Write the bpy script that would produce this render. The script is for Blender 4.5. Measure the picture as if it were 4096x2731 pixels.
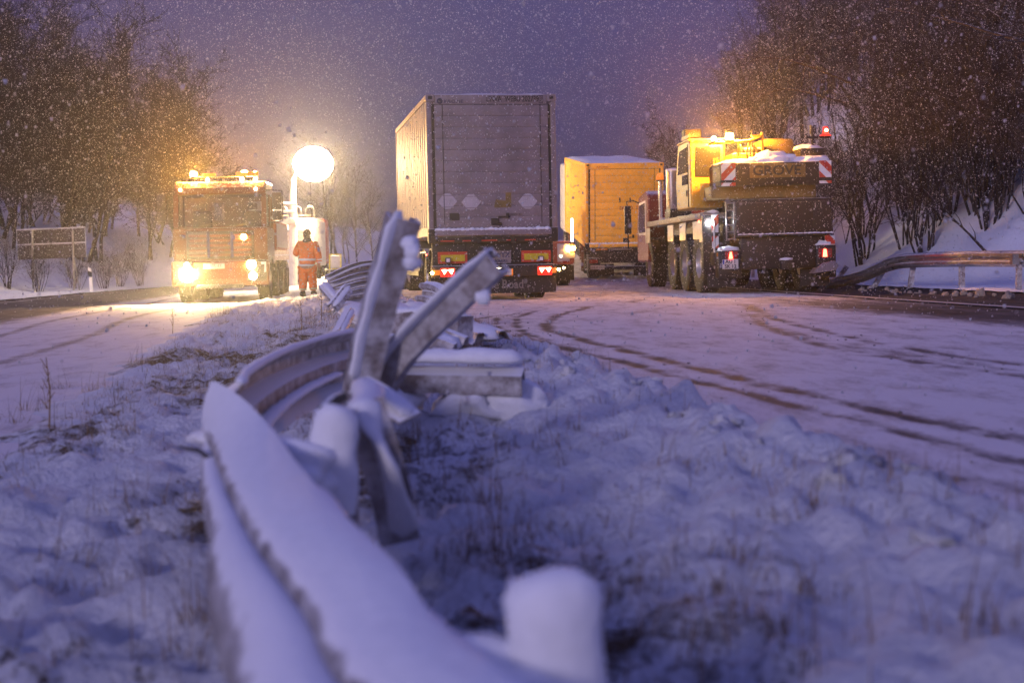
import bpy, bmesh, math, random
import numpy as np
from mathutils import Vector, Matrix, Quaternion, noise

for o in list(bpy.data.objects):
    bpy.data.objects.remove(o)
SC = bpy.context.scene
COL = SC.collection
R = math.radians
random.seed(7)
RNG = np.random.default_rng(11)

# ------------------------------------------------------------------ camera, sky, exposure
FPX = 5689.0                      # focal length in photo pixels (50 mm on a 36 mm sensor, 4096 px wide)
CAMZ = 0.78
PITCH = math.atan(320.5 / FPX)
cd = bpy.data.cameras.new('camera')
cam = bpy.data.objects.new('camera', cd)
COL.objects.link(cam)
cam.location = (0, 0, CAMZ)
cam.rotation_euler = (math.pi / 2 - PITCH, 0, 0)
cd.lens = 50
cd.sensor_width = 36
cd.clip_start = 0.05
cd.clip_end = 3000
cd.dof.use_dof = True
cd.dof.focus_distance = 29.0
cd.dof.aperture_fstop = 2.8
SC.camera = cam

world = bpy.data.worlds.new('World')
SC.world = world
world.use_nodes = True
wn = world.node_tree
wn.nodes.clear()
w_out = wn.nodes.new('ShaderNodeOutputWorld')
w_bg = wn.nodes.new('ShaderNodeBackground')
w_sky = wn.nodes.new('ShaderNodeTexSky')
w_sky.sky_type = 'NISHITA'
w_sky.sun_disc = False
w_sky.sun_elevation = R(-4)
w_sky.sun_rotation = R(150)
w_tc = wn.nodes.new('ShaderNodeTexCoord')
w_sep = wn.nodes.new('ShaderNodeSeparateXYZ')
w_mr = wn.nodes.new('ShaderNodeMapRange')          # overcast sky: zenith brighter than horizon
w_mr.inputs['From Min'].default_value = 0.0
w_mr.inputs['From Max'].default_value = 1.0
w_mr.inputs['To Min'].default_value = 0.42
w_mr.inputs['To Max'].default_value = 1.75
w_mul = wn.nodes.new('ShaderNodeVectorMath'); w_mul.operation = 'SCALE'
w_mul.inputs[0].default_value = (0.66, 0.70, 2.35)
w_add = wn.nodes.new('ShaderNodeVectorMath'); w_add.operation = 'ADD'
L = wn.links.new
L(w_tc.outputs['Generated'], w_sep.inputs[0])
L(w_sep.outputs['Z'], w_mr.inputs['Value'])
L(w_mr.outputs[0], w_mul.inputs['Scale'])
L(w_mul.outputs[0], w_add.inputs[0])
L(w_sky.outputs['Color'], w_add.inputs[1])
L(w_add.outputs[0], w_bg.inputs['Color'])
w_bg.inputs['Strength'].default_value = 0.13
L(w_bg.outputs[0], w_out.inputs['Surface'])

sd = bpy.data.lights.new('added_fill_sun', 'SUN')        # low sun added in place of emergency vehicle lights behind the camera
sd.energy = 1.35
sd.angle = R(10)
sd.color = (0.90, 0.76, 1.0)
so = bpy.data.objects.new('added_fill_sun', sd)
COL.objects.link(so)
so.rotation_euler = (R(76), 0, R(-30))

vs = SC.view_settings
SC.display_settings.display_device = 'sRGB'
vs.view_transform = 'Standard'
vs.look = 'None'
vs.exposure = 0.0
vs.gamma = 1.0
vs.use_curve_mapping = False
SC.cycles.max_bounces = 5
SC.cycles.diffuse_bounces = 2
SC.cycles.glossy_bounces = 2
SC.cycles.transmission_bounces = 3
SC.cycles.volume_bounces = 0
SC.cycles.transparent_max_bounces = 6
SC.cycles.sample_clamp_indirect = 4.0
SC.cycles.caustics_reflective = False
SC.cycles.caustics_refractive = False
SC.cycles.use_denoising = True
SC.cycles.denoiser = 'OPENIMAGEDENOISE'

# ------------------------------------------------------------------ helpers
CP, SP = math.cos(PITCH), math.sin(PITCH)
def ray(u, v):
    a = (u - 2048.0) / FPX
    b = (1365.5 - v) / FPX
    return Vector((a, CP + b * SP, -SP + b * CP))
def at(u, v, y):
    """point on the photo ray through pixel (u, v) at world depth y"""
    d = ray(u, v)
    t = y / d.y
    return Vector((d.x * t, y, CAMZ + d.z * t))
def atz(u, v, z):
    d = ray(u, v)
    t = (z - CAMZ) / d.z
    return Vector((d.x * t, d.y * t, z))

def edge_x(y):
    """x of the snowy right edge of the median strip"""
    if y < 18:
        return -0.57 - (y - 18) * 0.155
    t = y - 18
    if t > 75: return edge_x(93) + (y - 93) * 0.11
    return -0.57 - 0.155 * t + 0.00175 * t * t
def lerp(a, b, t): return a + (b - a) * t
def sstep(a, b, x):
    t = min(1.0, max(0.0, (x - a) / (b - a)))
    return t * t * (3 - 2 * t)
def pw(pts, x):
    if x <= pts[0][0]: return pts[0][1]
    for (a, b), (c, d) in zip(pts, pts[1:]):
        if x <= c: return b + (d - b) * (x - a) / (c - a)
    return pts[-1][1]
PROFILE = [(-120, 12), (-50, 8.0), (-24, 2.3), (-15.5, -0.42), (-12.4, -0.44), (-3.8, -0.27), (-2.5, -0.21), (-1.5, -0.06), (-0.8, 0.01), (0, 0.0),
           (8.3, 0.09), (10.4, 0.14), (10.9, 0.22), (12.2, 0.24), (14.2, 1.7), (24, 10.5), (32, 15.5), (42, 17), (120, 17.5)]
def grade(y):
    if y < 44: return 0.0
    t = y - 44
    if t < 3: return 0.1 * t * t / 6
    if t < 14: return 0.15 + 0.1 * (t - 3)
    return 1.25 + 0.02 * (t - 14)
def H(x, y):
    off = x - edge_x(y)
    return pw(PROFILE, off) + grade(y) * sstep(-6.5, 1.0, off)

class MB:
    """collects geometry for ONE mesh object"""
    def __init__(s): s.v = []; s.f = []; s.m = []; s.cur = 0
    def add(s, vs_, fs_):
        n = len(s.v)
        s.v.extend([tuple(p) for p in vs_])
        for f in fs_:
            s.f.append(tuple(i + n for i in f)); s.m.append(s.cur)
    def box(s, x0, x1, y0, y1, z0, z1, M=None):
        P = [Vector(p) for p in ((x0,y0,z0),(x1,y0,z0),(x1,y1,z0),(x0,y1,z0),(x0,y0,z1),(x1,y0,z1),(x1,y1,z1),(x0,y1,z1))]
        if M is not None: P = [M @ p for p in P]
        s.add(P, [(0,3,2,1),(4,5,6,7),(0,1,5,4),(1,2,6,5),(2,3,7,6),(3,0,4,7)])
        return s
    def cbox(s, x0, x1, y0, y1, z0, z1, c=0.02, M=None):
        """box with all edges chamfered by c"""
        c = min(c, (x1-x0)*.45, (y1-y0)*.45, (z1-z0)*.45)
        bm = bmesh.new()
        bmesh.ops.create_cube(bm, size=1)
        for v in bm.verts:
            v.co = Vector(((x0+x1)/2+v.co.x*(x1-x0), (y0+y1)/2+v.co.y*(y1-y0), (z0+z1)/2+v.co.z*(z1-z0)))
        bmesh.ops.bevel(bm, geom=bm.edges[:], offset=c, segments=2, affect='EDGES', profile=0.5)
        bm.verts.index_update()
        P = [v.co.copy() for v in bm.verts]
        if M is not None: P = [M @ p for p in P]
        s.add(P, [tuple(v.index for v in f.verts) for f in bm.faces])
        bm.free(); return s
    def tube(s, pts, r, n=8, cap=True):
        pts = [Vector(p) for p in pts]
        rs = r if isinstance(r, (list, tuple)) else [r] * len(pts)
        up = Vector((0, 0, 1)); ring = []
        prev = None
        for i, p in enumerate(pts):
            t = (pts[min(i+1, len(pts)-1)] - pts[max(i-1, 0)])
            t = t.normalized() if t.length > 1e-9 else Vector((0,0,1))
            if prev is None:
                a = t.cross(up)
                if a.length < 1e-3: a = t.cross(Vector((1,0,0)))
                a.normalize()
            else:
                a = prev - t * prev.dot(t)
                if a.length < 1e-6: a = t.orthogonal()
                a.normalize()
            prev = a; b = t.cross(a)
            ring.append([p + (a*math.cos(2*math.pi*k/n) + b*math.sin(2*math.pi*k/n))*rs[i] for k in range(n)])
        V = [q for rg in ring for q in rg]; Fc = []
        for i in range(len(pts)-1):
            for k in range(n):
                Fc.append((i*n+k, i*n+(k+1)%n, (i+1)*n+(k+1)%n, (i+1)*n+k))
        if cap:
            Fc.append(tuple(reversed(range(n)))); Fc.append(tuple((len(pts)-1)*n+k for k in range(n)))
        s.add(V, Fc); return s
    def lathe(s, prof, origin=(0,0,0), axis='x', n=28, caps=True):
        """prof = [(radius, along)]"""
        V = []; Fc = []; o = Vector(origin)
        for r_, h in prof:
            for k in range(n):
                c, d = math.cos(2*math.pi*k/n)*r_, math.sin(2*math.pi*k/n)*r_
                V.append(o + {'x': Vector((h, c, d)), 'y': Vector((d, h, c)), 'z': Vector((c, d, h))}[axis])
        m = len(prof)
        for i in range(m-1):
            for k in range(n):
                Fc.append((i*n+k, i*n+(k+1)%n, (i+1)*n+(k+1)%n, (i+1)*n+k))
        if caps and prof[0][0] > 1e-6: Fc.append(tuple(reversed(range(n))))
        if caps and prof[-1][0] > 1e-6: Fc.append(tuple((m-1)*n+k for k in range(n)))
        s.add(V, Fc); return s
    def prism(s, poly, y0, y1, M=None):
        """polygon in x,z extruded along y"""
        n = len(poly)
        V = [Vector((x, y0, z)) for x, z in poly] + [Vector((x, y1, z)) for x, z in poly]
        if M is not None: V = [M @ p for p in V]
        s.add(V, [tuple(range(n)), tuple(reversed(range(n, 2*n)))] + [(i, i+n, (i+1)%n+n, (i+1)%n) for i in range(n)])
        return s
    def prismx(s, poly, x0, x1):
        """polygon in y,z extruded along x"""
        n = len(poly)
        V = [Vector((x0, y, z)) for y, z in poly] + [Vector((x1, y, z)) for y, z in poly]
        s.add(V, [tuple(reversed(range(n))), tuple(range(n, 2*n))] + [(i, (i+1)%n, (i+1)%n+n, i+n) for i in range(n)])
        return s
    def sweep(s, prof, pts, ups, scale=None, closed=True):
        """closed profile [(a along up, b along normal)] swept along pts"""
        n = len(prof); V = []; Fc = []
        pts = [Vector(p) for p in pts]
        for i, p in enumerate(pts):
            t = (pts[min(i+1, len(pts)-1)] - pts[max(i-1, 0)]).normalized()
            u = Vector(ups[i]); u = (u - t * u.dot(t)).normalized()
            w = t.cross(u)
            sa, sb = (1, 1) if scale is None else scale[i]
            for a, b in prof: V.append(p + u*a*sa + w*b*sb)
        for i in range(len(pts)-1):
            for k in range(n if closed else n-1):
                Fc.append((i*n+k, (i+1)*n+k, (i+1)*n+(k+1)%n, i*n+(k+1)%n))
        if closed:
            Fc.append(tuple(range(n))); Fc.append(tuple(reversed([(len(pts)-1)*n+k for k in range(n)])))
        s.add(V, Fc); return s
    def ball(s, c, r, sub=2, jit=0.0, sq=(1,1,1), seed=0, cut=None):
        bm = bmesh.new(); bmesh.ops.create_icosphere(bm, subdivisions=sub, radius=1)
        bm.verts.index_update(); P = []
        for v in bm.verts:
            k = 1 + jit*noise.noise(v.co*1.7 + Vector((seed*3.1, seed*1.7, 0)))
            q = Vector((v.co.x*sq[0], v.co.y*sq[1], v.co.z*sq[2]))*r*k
            if cut is not None: q.z = max(q.z, cut)
            P.append(Vector(c)+q)
        s.add(P, [tuple(v.index for v in f.verts) for f in bm.faces]); bm.free(); return s
    def build(s, name, mat, parent=None, smooth=False, loc=None, auto=None):
        me = bpy.data.meshes.new(name)
        me.from_pydata(s.v, [], s.f)
        mats = mat if isinstance(mat, (list, tuple)) else [mat]
        for m in mats: me.materials.append(m)
        if len(mats) > 1: me.polygons.foreach_set('material_index', s.m)
        me.update()
        bm = bmesh.new(); bm.from_mesh(me); bmesh.ops.recalc_face_normals(bm, faces=bm.faces[:]); bm.to_mesh(me); bm.free()
        if smooth: me.polygons.foreach_set('use_smooth', [True]*len(me.polygons))
        if auto is not None:
            me.polygons.foreach_set('use_smooth', [True]*len(me.polygons))
            me.set_sharp_from_angle(angle=R(auto))
        o = bpy.data.objects.new(name, me)
        COL.objects.link(o)
        if parent is not None: o.parent = parent
        if loc is not None: o.location = loc
        return o

def tag(o, label=None, cat=None, group=None, kind=None):
    if label: o['label'] = label
    if cat: o['category'] = cat
    if group: o['group'] = group
    if kind: o['kind'] = kind
    return o
def empty(name, loc, rot=(0,0,0), label=None, cat=None, group=None):
    o = bpy.data.objects.new(name, None)
    COL.objects.link(o)
    o.empty_display_size = 0.2
    o.location = loc; o.rotation_euler = rot
    return tag(o, label, cat, group)
def raw(name, V, Fc, mat, parent=None, smooth=False):
    """fast mesh from numpy arrays (faces all of the same size)"""
    me = bpy.data.meshes.new(name)
    V = np.asarray(V, dtype=np.float32); Fc = np.asarray(Fc, dtype=np.int32)
    k = Fc.shape[1]
    me.vertices.add(len(V)); me.vertices.foreach_set('co', V.ravel())
    me.loops.add(Fc.size); me.loops.foreach_set('vertex_index', Fc.ravel())
    me.polygons.add(len(Fc)); me.polygons.foreach_set('loop_start', np.arange(0, Fc.size, k, dtype=np.int32))
    me.update(calc_edges=True)
    if smooth: me.polygons.foreach_set('use_smooth', np.ones(len(Fc), dtype=bool))
    me.materials.append(mat)
    o = bpy.data.objects.new(name, me); COL.objects.link(o)
    if parent is not None: o.parent = parent
    return o
def clone(o, parent=None):
    c = o.copy(); COL.objects.link(c); c.parent = parent
    for ch in list(o.children): clone(ch, c)
    return c

# ------------------------------------------------------------------ materials
def nodes_of(name):
    m = bpy.data.materials.new(name); m.use_nodes = True
    nt = m.node_tree
    b = nt.nodes['Principled BSDF']
    return m, nt, b
def N(nt, t, **kw):
    n = nt.nodes.new(t)
    for k, v in kw.items():
        if k in n.inputs: n.inputs[k].default_value = v
        else: setattr(n, k, v)
    return n
SNOW = (0.82, 0.83, 0.86, 1)
def mat(name, col, rough=0.5, metal=0.0, var=0.25, scale=6.0, bump=0.0, bscale=40.0, snow=0.0, dirt=0.0, coat=0.0, dirtcol=(0.05,0.042,0.038,1), zlo=0.55, frost=0.0):
    """painted / metal / plastic surface: noise variation, grime, and a dusting of snow on upward faces"""
    m, nt, b = nodes_of(name)
    l = nt.links.new
    tc = N(nt, 'ShaderNodeTexCoord')
    n1 = N(nt, 'ShaderNodeTexNoise', Scale=scale, Detail=6.0, Roughness=0.65)
    l(tc.outputs['Object'], n1.inputs['Vector'])
    rmp = N(nt, 'ShaderNodeMapRange'); rmp.inputs['From Min'].default_value = 0.3; rmp.inputs['From Max'].default_value = 0.7
    rmp.inputs['To Min'].default_value = 1 - var; rmp.inputs['To Max'].default_value = 1 + var*0.6
    l(n1.outputs['Fac'], rmp.inputs['Value'])
    vm = N(nt, 'ShaderNodeVectorMath', operation='SCALE'); vm.inputs[0].default_value = col[:3]
    l(rmp.outputs[0], vm.inputs['Scale'])
    c_out = vm.outputs[0]
    if dirt > 0:
        n2 = N(nt, 'ShaderNodeTexNoise', Scale=scale*2.7, Detail=8.0, Roughness=0.75)
        l(tc.outputs['Object'], n2.inputs['Vector'])
        mr = N(nt, 'ShaderNodeMapRange'); mr.inputs['From Min'].default_value = 0.62 - 0.3*dirt; mr.inputs['From Max'].default_value = 0.72
        mr.inputs['To Max'].default_value = min(1, 0.35+0.6*dirt)
        l(n2.outputs['Fac'], mr.inputs['Value'])
        mx = N(nt, 'ShaderNodeMix', data_type='RGBA')
        mx.inputs['B'].default_value = dirtcol
        mx.inputs[7].default_value = dirtcol
        l(mr.outputs[0], mx.inputs[0]); l(c_out, mx.inputs[6])
        c_out = mx.outputs[2]
    rg = N(nt, 'ShaderNodeMapRange'); rg.inputs['To Min'].default_value = max(0.05, rough-0.12); rg.inputs['To Max'].default_value = min(1, rough+0.15)
    l(n1.outputs['Fac'], rg.inputs['Value'])
    l(rg.outputs[0], b.inputs['Roughness'])
    b.inputs['Metallic'].default_value = metal
    b.inputs['Coat Weight'].default_value = coat
    if snow > 0:
        geo = N(nt, 'ShaderNodeNewGeometry'); sp = N(nt, 'ShaderNodeSeparateXYZ')
        l(geo.outputs['Normal'], sp.inputs[0])
        n3 = N(nt, 'ShaderNodeTexNoise', Scale=14.0, Detail=5.0)
        l(tc.outputs['Object'], n3.inputs['Vector'])
        ad = N(nt, 'ShaderNodeMath', operation='ADD'); l(sp.outputs['Z'], ad.inputs[0])
        mu = N(nt, 'ShaderNodeMath', operation='MULTIPLY_ADD'); l(n3.outputs['Fac'], mu.inputs[0]); mu.inputs[1].default_value = 0.9; mu.inputs[2].default_value = -0.45
        l(mu.outputs[0], ad.inputs[1])
        mr = N(nt, 'ShaderNodeMapRange'); mr.inputs['From Min'].default_value = zlo; mr.inputs['From Max'].default_value = zlo+0.2; mr.inputs['To Max'].default_value = snow
        l(ad.outputs[0], mr.inputs['Value'])
        mx = N(nt, 'ShaderNodeMix', data_type='RGBA'); mx.inputs[7].default_value = SNOW
        l(mr.outputs[0], mx.inputs[0]); l(c_out, mx.inputs[6])
        c_out = mx.outputs[2]
        inv = N(nt, 'ShaderNodeMath', operation='SUBTRACT'); inv.inputs[0].default_value = 1.0; l(mr.outputs[0], inv.inputs[1])
        mm = N(nt, 'ShaderNodeMath', operation='MULTIPLY'); mm.inputs[1].default_value = metal; l(inv.outputs[0], mm.inputs[0])
        l(mm.outputs[0], b.inputs['Metallic'])
        rr = N(nt, 'ShaderNodeMix', data_type='FLOAT'); l(mr.outputs[0], rr.inputs[0]); l(rg.outputs[0], rr.inputs[2]); rr.inputs[3].default_value = 0.8
        l(rr.outputs[0], b.inputs['Roughness'])
    if frost > 0:
        nf = N(nt, 'ShaderNodeTexNoise', Scale=9.0, Detail=8.0, Roughness=0.7); l(tc.outputs['Object'], nf.inputs['Vector'])
        fr_ = N(nt, 'ShaderNodeMapRange'); fr_.inputs['From Min'].default_value = 0.60-0.25*frost; fr_.inputs['From Max'].default_value = 0.68; fr_.inputs['To Max'].default_value = 0.75
        l(nf.outputs['Fac'], fr_.inputs['Value'])
        mf = N(nt, 'ShaderNodeMix', data_type='RGBA'); mf.inputs[7].default_value = SNOW; l(fr_.outputs[0], mf.inputs[0]); l(c_out, mf.inputs[6]); c_out = mf.outputs[2]
    l(c_out, b.inputs['Base Color'])
    if bump > 0:
        nb = N(nt, 'ShaderNodeTexNoise', Scale=bscale, Detail=4.0)
        l(tc.outputs['Object'], nb.inputs['Vector'])
        bp = N(nt, 'ShaderNodeBump', Strength=bump, Distance=0.02)
        l(nb.outputs['Fac'], bp.inputs['Height']); l(bp.outputs[0], b.inputs['Normal'])
    return m
def emat(name, col, strength, back=(0.3,0.3,0.3,1)):
    m, nt, b = nodes_of(name)
    b.inputs['Base Color'].default_value = back
    b.inputs['Emission Color'].default_value = (*col, 1)
    b.inputs['Emission Strength'].default_value = strength
    b.inputs['Roughness'].default_value = 0.3
    return m
def snow_mat(name, col=(0.80, 0.82, 0.86), bs=22.0, bump=0.35, fine=160.0):
    m, nt, b = nodes_of(name); l = nt.links.new
    tc = N(nt, 'ShaderNodeTexCoord')
    n1 = N(nt, 'ShaderNodeTexNoise', Scale=bs, Detail=7.0, Roughness=0.6)
    n2 = N(nt, 'ShaderNodeTexNoise', Scale=fine, Detail=3.0)
    l(tc.outputs['Object'], n1.inputs['Vector']); l(tc.outputs['Object'], n2.inputs['Vector'])
    ad = N(nt, 'ShaderNodeMath', operation='MULTIPLY_ADD'); l(n2.outputs['Fac'], ad.inputs[0]); ad.inputs[1].default_value = 0.25; l(n1.outputs['Fac'], ad.inputs[2])
    bp = N(nt, 'ShaderNodeBump', Strength=bump, Distance=0.03); l(ad.outputs[0], bp.inputs['Height']); l(bp.outputs[0], b.inputs['Normal'])
    mr = N(nt, 'ShaderNodeMapRange'); mr.inputs['To Min'].default_value = 0.86; mr.inputs['To Max'].default_value = 1.06
    l(n1.outputs['Fac'], mr.inputs['Value'])
    vm = N(nt, 'ShaderNodeVectorMath', operation='SCALE'); vm.inputs[0].default_value = col; l(mr.outputs[0], vm.inputs['Scale'])
    l(vm.outputs[0], b.inputs['Base Color'])
    b.inputs['Roughness'].default_value = 0.75
    b.inputs['Specular IOR Level'].default_value = 0.25
    return m

M = {}
M['snow'] = snow_mat('snow')
M['snow_cap'] = snow_mat('snow_cap', bs=30.0, bump=0.25)
M['galv'] = mat('galvanised_steel', (0.26,0.23,0.22), 0.55, 0.2, 0.45, 5.0, 0.25, 45, snow=0.95, dirt=0.5, dirtcol=(0.13,0.085,0.07,1), zlo=0.40, frost=0.75)
M['galv_frost'] = mat('frosted_steel', (0.40,0.37,0.38), 0.6, 0.1, 0.25, 4.0, 0.2, 40, snow=0.9, dirt=0.3, dirtcol=(0.20,0.15,0.14,1), zlo=0.5, frost=0.9)
M['galv_bare'] = mat('wet_galvanised_steel', (0.42,0.42,0.41), 0.3, 0.85, 0.3, 3.0, 0.06, 30, snow=0.75, dirt=0.25, zlo=0.75)
M['container'] = mat('grey_white_paint', (0.23,0.19,0.20), 0.5, 0.0, 0.35, 1.6, 0.05, 20, snow=0.6, dirt=0.5, dirtcol=(0.12,0.095,0.095,1), zlo=0.8)
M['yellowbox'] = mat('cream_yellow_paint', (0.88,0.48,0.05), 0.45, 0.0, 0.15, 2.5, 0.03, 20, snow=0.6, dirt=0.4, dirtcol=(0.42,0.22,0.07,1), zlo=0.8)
M['seam'] = mat('dark_rubber_seal', (0.025,0.023,0.022), 0.7, 0, 0.3)
M['chassis'] = mat('grimy_black_chassis', (0.018,0.015,0.014), 0.6, 0.0, 0.5, 5.0, 0.15, 30, snow=0.75, dirt=0.3, dirtcol=(0.055,0.045,0.04,1), zlo=0.7)
M['tyre'] = mat('tyre_rubber', (0.014,0.013,0.013), 0.75, 0, 0.4, 8, 0.3, 60, snow=0.35, dirt=0.3, dirtcol=(0.05,0.044,0.042,1), zlo=0.85)
M['rim'] = mat('steel_rim', (0.45,0.42,0.40), 0.4, 0.5, 0.3, 6, 0.05, dirt=0.3)
M['chrome'] = mat('polished_metal', (0.6,0.6,0.6), 0.15, 1.0, 0.1)
M['crane_yellow'] = mat('crane_yellow_paint', (0.62,0.36,0.035), 0.35, 0, 0.2, 3, 0.03, 25, snow=0.85, dirt=0.3, dirtcol=(0.12,0.08,0.03,1), zlo=0.75)
M['crane_dark'] = mat('dark_brown_grey_paint', (0.017,0.013,0.013), 0.5, 0.1, 0.4, 4, 0.08, 30, snow=0.8, dirt=0.35, dirtcol=(0.02,0.018,0.018,1), zlo=0.72)
M['olive'] = mat('dull_ochre_paint', (0.20,0.135,0.035), 0.5, 0, 0.3, 4, 0.05, dirt=0.3)
M['maroon'] = mat('maroon_paint', (0.22,0.03,0.03), 0.3, 0, 0.15, 3, snow=0.7, coat=0.4, dirt=0.25, zlo=0.75)
M['orange_cab'] = mat('orange_red_truck_paint', (0.15,0.034,0.008), 0.35, 0, 0.2, 3, snow=0.7, coat=0.4, dirt=0.25, zlo=0.75)
M['bodywhite'] = mat('white_truck_paint', (0.62,0.58,0.56), 0.4, 0, 0.15, 3, snow=0.7, dirt=0.25, zlo=0.75)
M['bodyred'] = mat('red_truck_paint', (0.40,0.09,0.06), 0.4, 0, 0.2, 3, snow=0.7, dirt=0.3, zlo=0.75)
M['glass'] = mat('dark_window_glass', (0.02,0.02,0.022), 0.08, 0, 0.1)
M['plastic'] = mat('black_plastic', (0.03,0.028,0.028), 0.45, 0, 0.3, snow=0.5, zlo=0.75)
M['rust'] = mat('rusty_frame_paint', (0.20,0.075,0.03), 0.6, 0, 0.3, dirt=0.3)
M['white'] = mat('white_reflective', (0.78,0.77,0.75), 0.5, 0, 0.08, dirt=0.25, dirtcol=(0.35,0.32,0.3,1))
M['redrefl'] = mat('red_reflective', (0.55,0.05,0.02), 0.45, 0, 0.12)
M['yellowrefl'] = mat('yellow_reflective', (0.62,0.50,0.02), 0.45, 0, 0.2, 14, dirt=0.25)
M['plate'] = mat('plate_white', (0.72,0.68,0.60), 0.45, 0, 0.1, dirt=0.2, dirtcol=(0.35,0.3,0.25,1))
M['plate_blue'] = mat('plate_blue', (0.03,0.06,0.4), 0.5, 0, 0.1)
M['ink'] = mat('black_lettering', (0.02,0.02,0.022), 0.6, 0, 0.2)
M['ink_blue'] = mat('dark_blue_lettering', (0.03,0.035,0.10), 0.6, 0, 0.2)
M['ink_red'] = mat('red_brown_lettering', (0.40,0.10,0.03), 0.6, 0, 0.2)
M['ink_grey'] = mat('worn_pale_lettering', (0.24,0.21,0.20), 0.7, 0, 0.5, 30)
M['hiviz'] = mat('orange_high_visibility_cloth', (0.75,0.16,0.025), 0.8, 0, 0.25, 9, 0.3, 25)
M['band'] = mat('silver_reflective_band', (0.72,0.72,0.74), 0.4, 0.1, 0.1)
M['band2'] = mat('yellow_grey_band', (0.55,0.50,0.28), 0.5, 0, 0.15)
M['blackcloth'] = mat('black_cloth', (0.025,0.022,0.022), 0.85, 0, 0.3, 12, 0.3, 40)
M['skin'] = mat('skin', (0.45,0.26,0.19), 0.5, 0, 0.15)
M['signback'] = mat('grey_sign_back', (0.075,0.065,0.06), 0.6, 0.2, 0.2, 2.0, snow=0.9, dirt=0.25)
M['asphalt_line'] = mat('worn_white_road_paint', (0.50,0.46,0.42), 0.55, 0, 0.4, 8, dirt=0.5, dirtcol=(0.08,0.07,0.07,1))
M['bark'] = mat('wet_bark', (0.024,0.017,0.015), 0.8, 0, 0.4, 8, 0.3, 40, snow=0.9, zlo=0.52)
M['twig'] = mat('twig_bark', (0.032,0.021,0.018), 0.85, 0, 0.3, 5, snow=0.7, zlo=0.72)
M['darktwig'] = mat('dark_twig_bark', (0.012,0.008,0.007), 0.95, 0, 0.3, 5, snow=0.35, zlo=0.92)
M['dryleaf'] = mat('dry_brown_leaf', (0.026,0.014,0.009), 0.9, 0, 0.4, 8, snow=0.3, zlo=1.0)
M['grass'] = mat('dry_grass', (0.20,0.13,0.07), 0.9, 0, 0.5, 3, snow=0.5, zlo=0.7)
# lamps
def clear_glass():
    m = bpy.data.materials.new('clear_window_glass'); m.use_nodes = True; nt = m.node_tree; nt.nodes.clear()
    o = N(nt,'ShaderNodeOutputMaterial'); t = N(nt,'ShaderNodeBsdfTransparent'); g = N(nt,'ShaderNodeBsdfGlossy', Roughness=0.06)
    t.inputs[0].default_value = (0.72,0.74,0.76,1)
    fr = N(nt,'ShaderNodeFresnel', IOR=1.5); ma = N(nt,'ShaderNodeMath', operation='MULTIPLY_ADD'); ma.inputs[1].default_value = 1.0; ma.inputs[2].default_value = 0.05
    nt.links.new(fr.outputs[0], ma.inputs[0])
    mx = N(nt,'ShaderNodeMixShader'); nt.links.new(ma.outputs[0], mx.inputs[0]); nt.links.new(t.outputs[0], mx.inputs[1]); nt.links.new(g.outputs[0], mx.inputs[2]); nt.links.new(mx.outputs[0], o.inputs[0])
    return m
M['clear'] = clear_glass()
M['L_balloon'] = emat('lit_lighting_balloon', (1.0, 0.74, 0.40), 340)
M['L_head'] = emat('lit_headlamp', (1.0, 0.68, 0.28), 2700)
M['L_head2'] = emat('lit_dim_headlamp', (1.0, 0.68, 0.28), 900)
M['L_amber'] = emat('lit_amber_beacon', (1.0, 0.40, 0.042), 7800)
M['L_amber_s'] = emat('lit_amber_lamp', (1.0, 0.46, 0.08), 380)
M['L_marker'] = emat('lit_marker_lamp', (1.0, 0.75, 0.4), 30)
M['L_red'] = emat('lit_red_tail_lamp', (1.0, 0.06, 0.03), 22, (0.3,0.02,0.02,1))
M['L_redcore'] = emat('lit_red_tail_lamp_core', (1.0, 0.30, 0.15), 60)
M['L_redglass'] = emat('glowing_red_lens', (1.0, 0.03, 0.015), 1.2, (0.25,0.01,0.01,1))
M['L_amberglass'] = emat('glowing_amber_lens', (1.0, 0.25, 0.02), 0.8, (0.35,0.1,0.01,1))
M['L_white'] = emat('lit_white_work_lamp', (0.90, 0.95, 1.0), 1200)
M['L_bluewhite'] = emat('lit_blue_white_strip', (0.75, 0.72, 1.0), 14)
M['L_plate'] = emat('lit_plate_lamp', (1.0, 0.8, 0.45), 25)
M['redlens'] = mat('unlit_red_lens', (0.35,0.03,0.015), 0.25, 0, 0.15, coat=0.5)
M['amberlens'] = mat('unlit_amber_lens', (0.55,0.2,0.02), 0.25, 0, 0.15, coat=0.5)

def text(body, size, mat_, parent, loc, rot=(R(90),0,0), sx=1.0, name='lettering', ext=0.004, align='CENTER', bold=0.0):
    cu = bpy.data.curves.new(name, 'FONT')
    cu.body = body; cu.size = size; cu.align_x = align; cu.align_y = 'CENTER'; cu.extrude = ext; cu.resolution_u = 3
    cu.offset = bold
    t = bpy.data.objects.new('tmp_text', cu); COL.objects.link(t)
    dg = bpy.context.evaluated_depsgraph_get()
    me = bpy.data.meshes.new_from_object(t.evaluated_get(dg))
    bpy.data.objects.remove(t); bpy.data.curves.remove(cu)
    me.name = name; me.materials.clear(); me.materials.append(mat_)
    o = bpy.data.objects.new(name, me); COL.objects.link(o)
    o.location = loc; o.rotation_euler = rot; o.scale = (sx, 1, 1)
    if parent is not None: o.parent = parent
    return o
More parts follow.
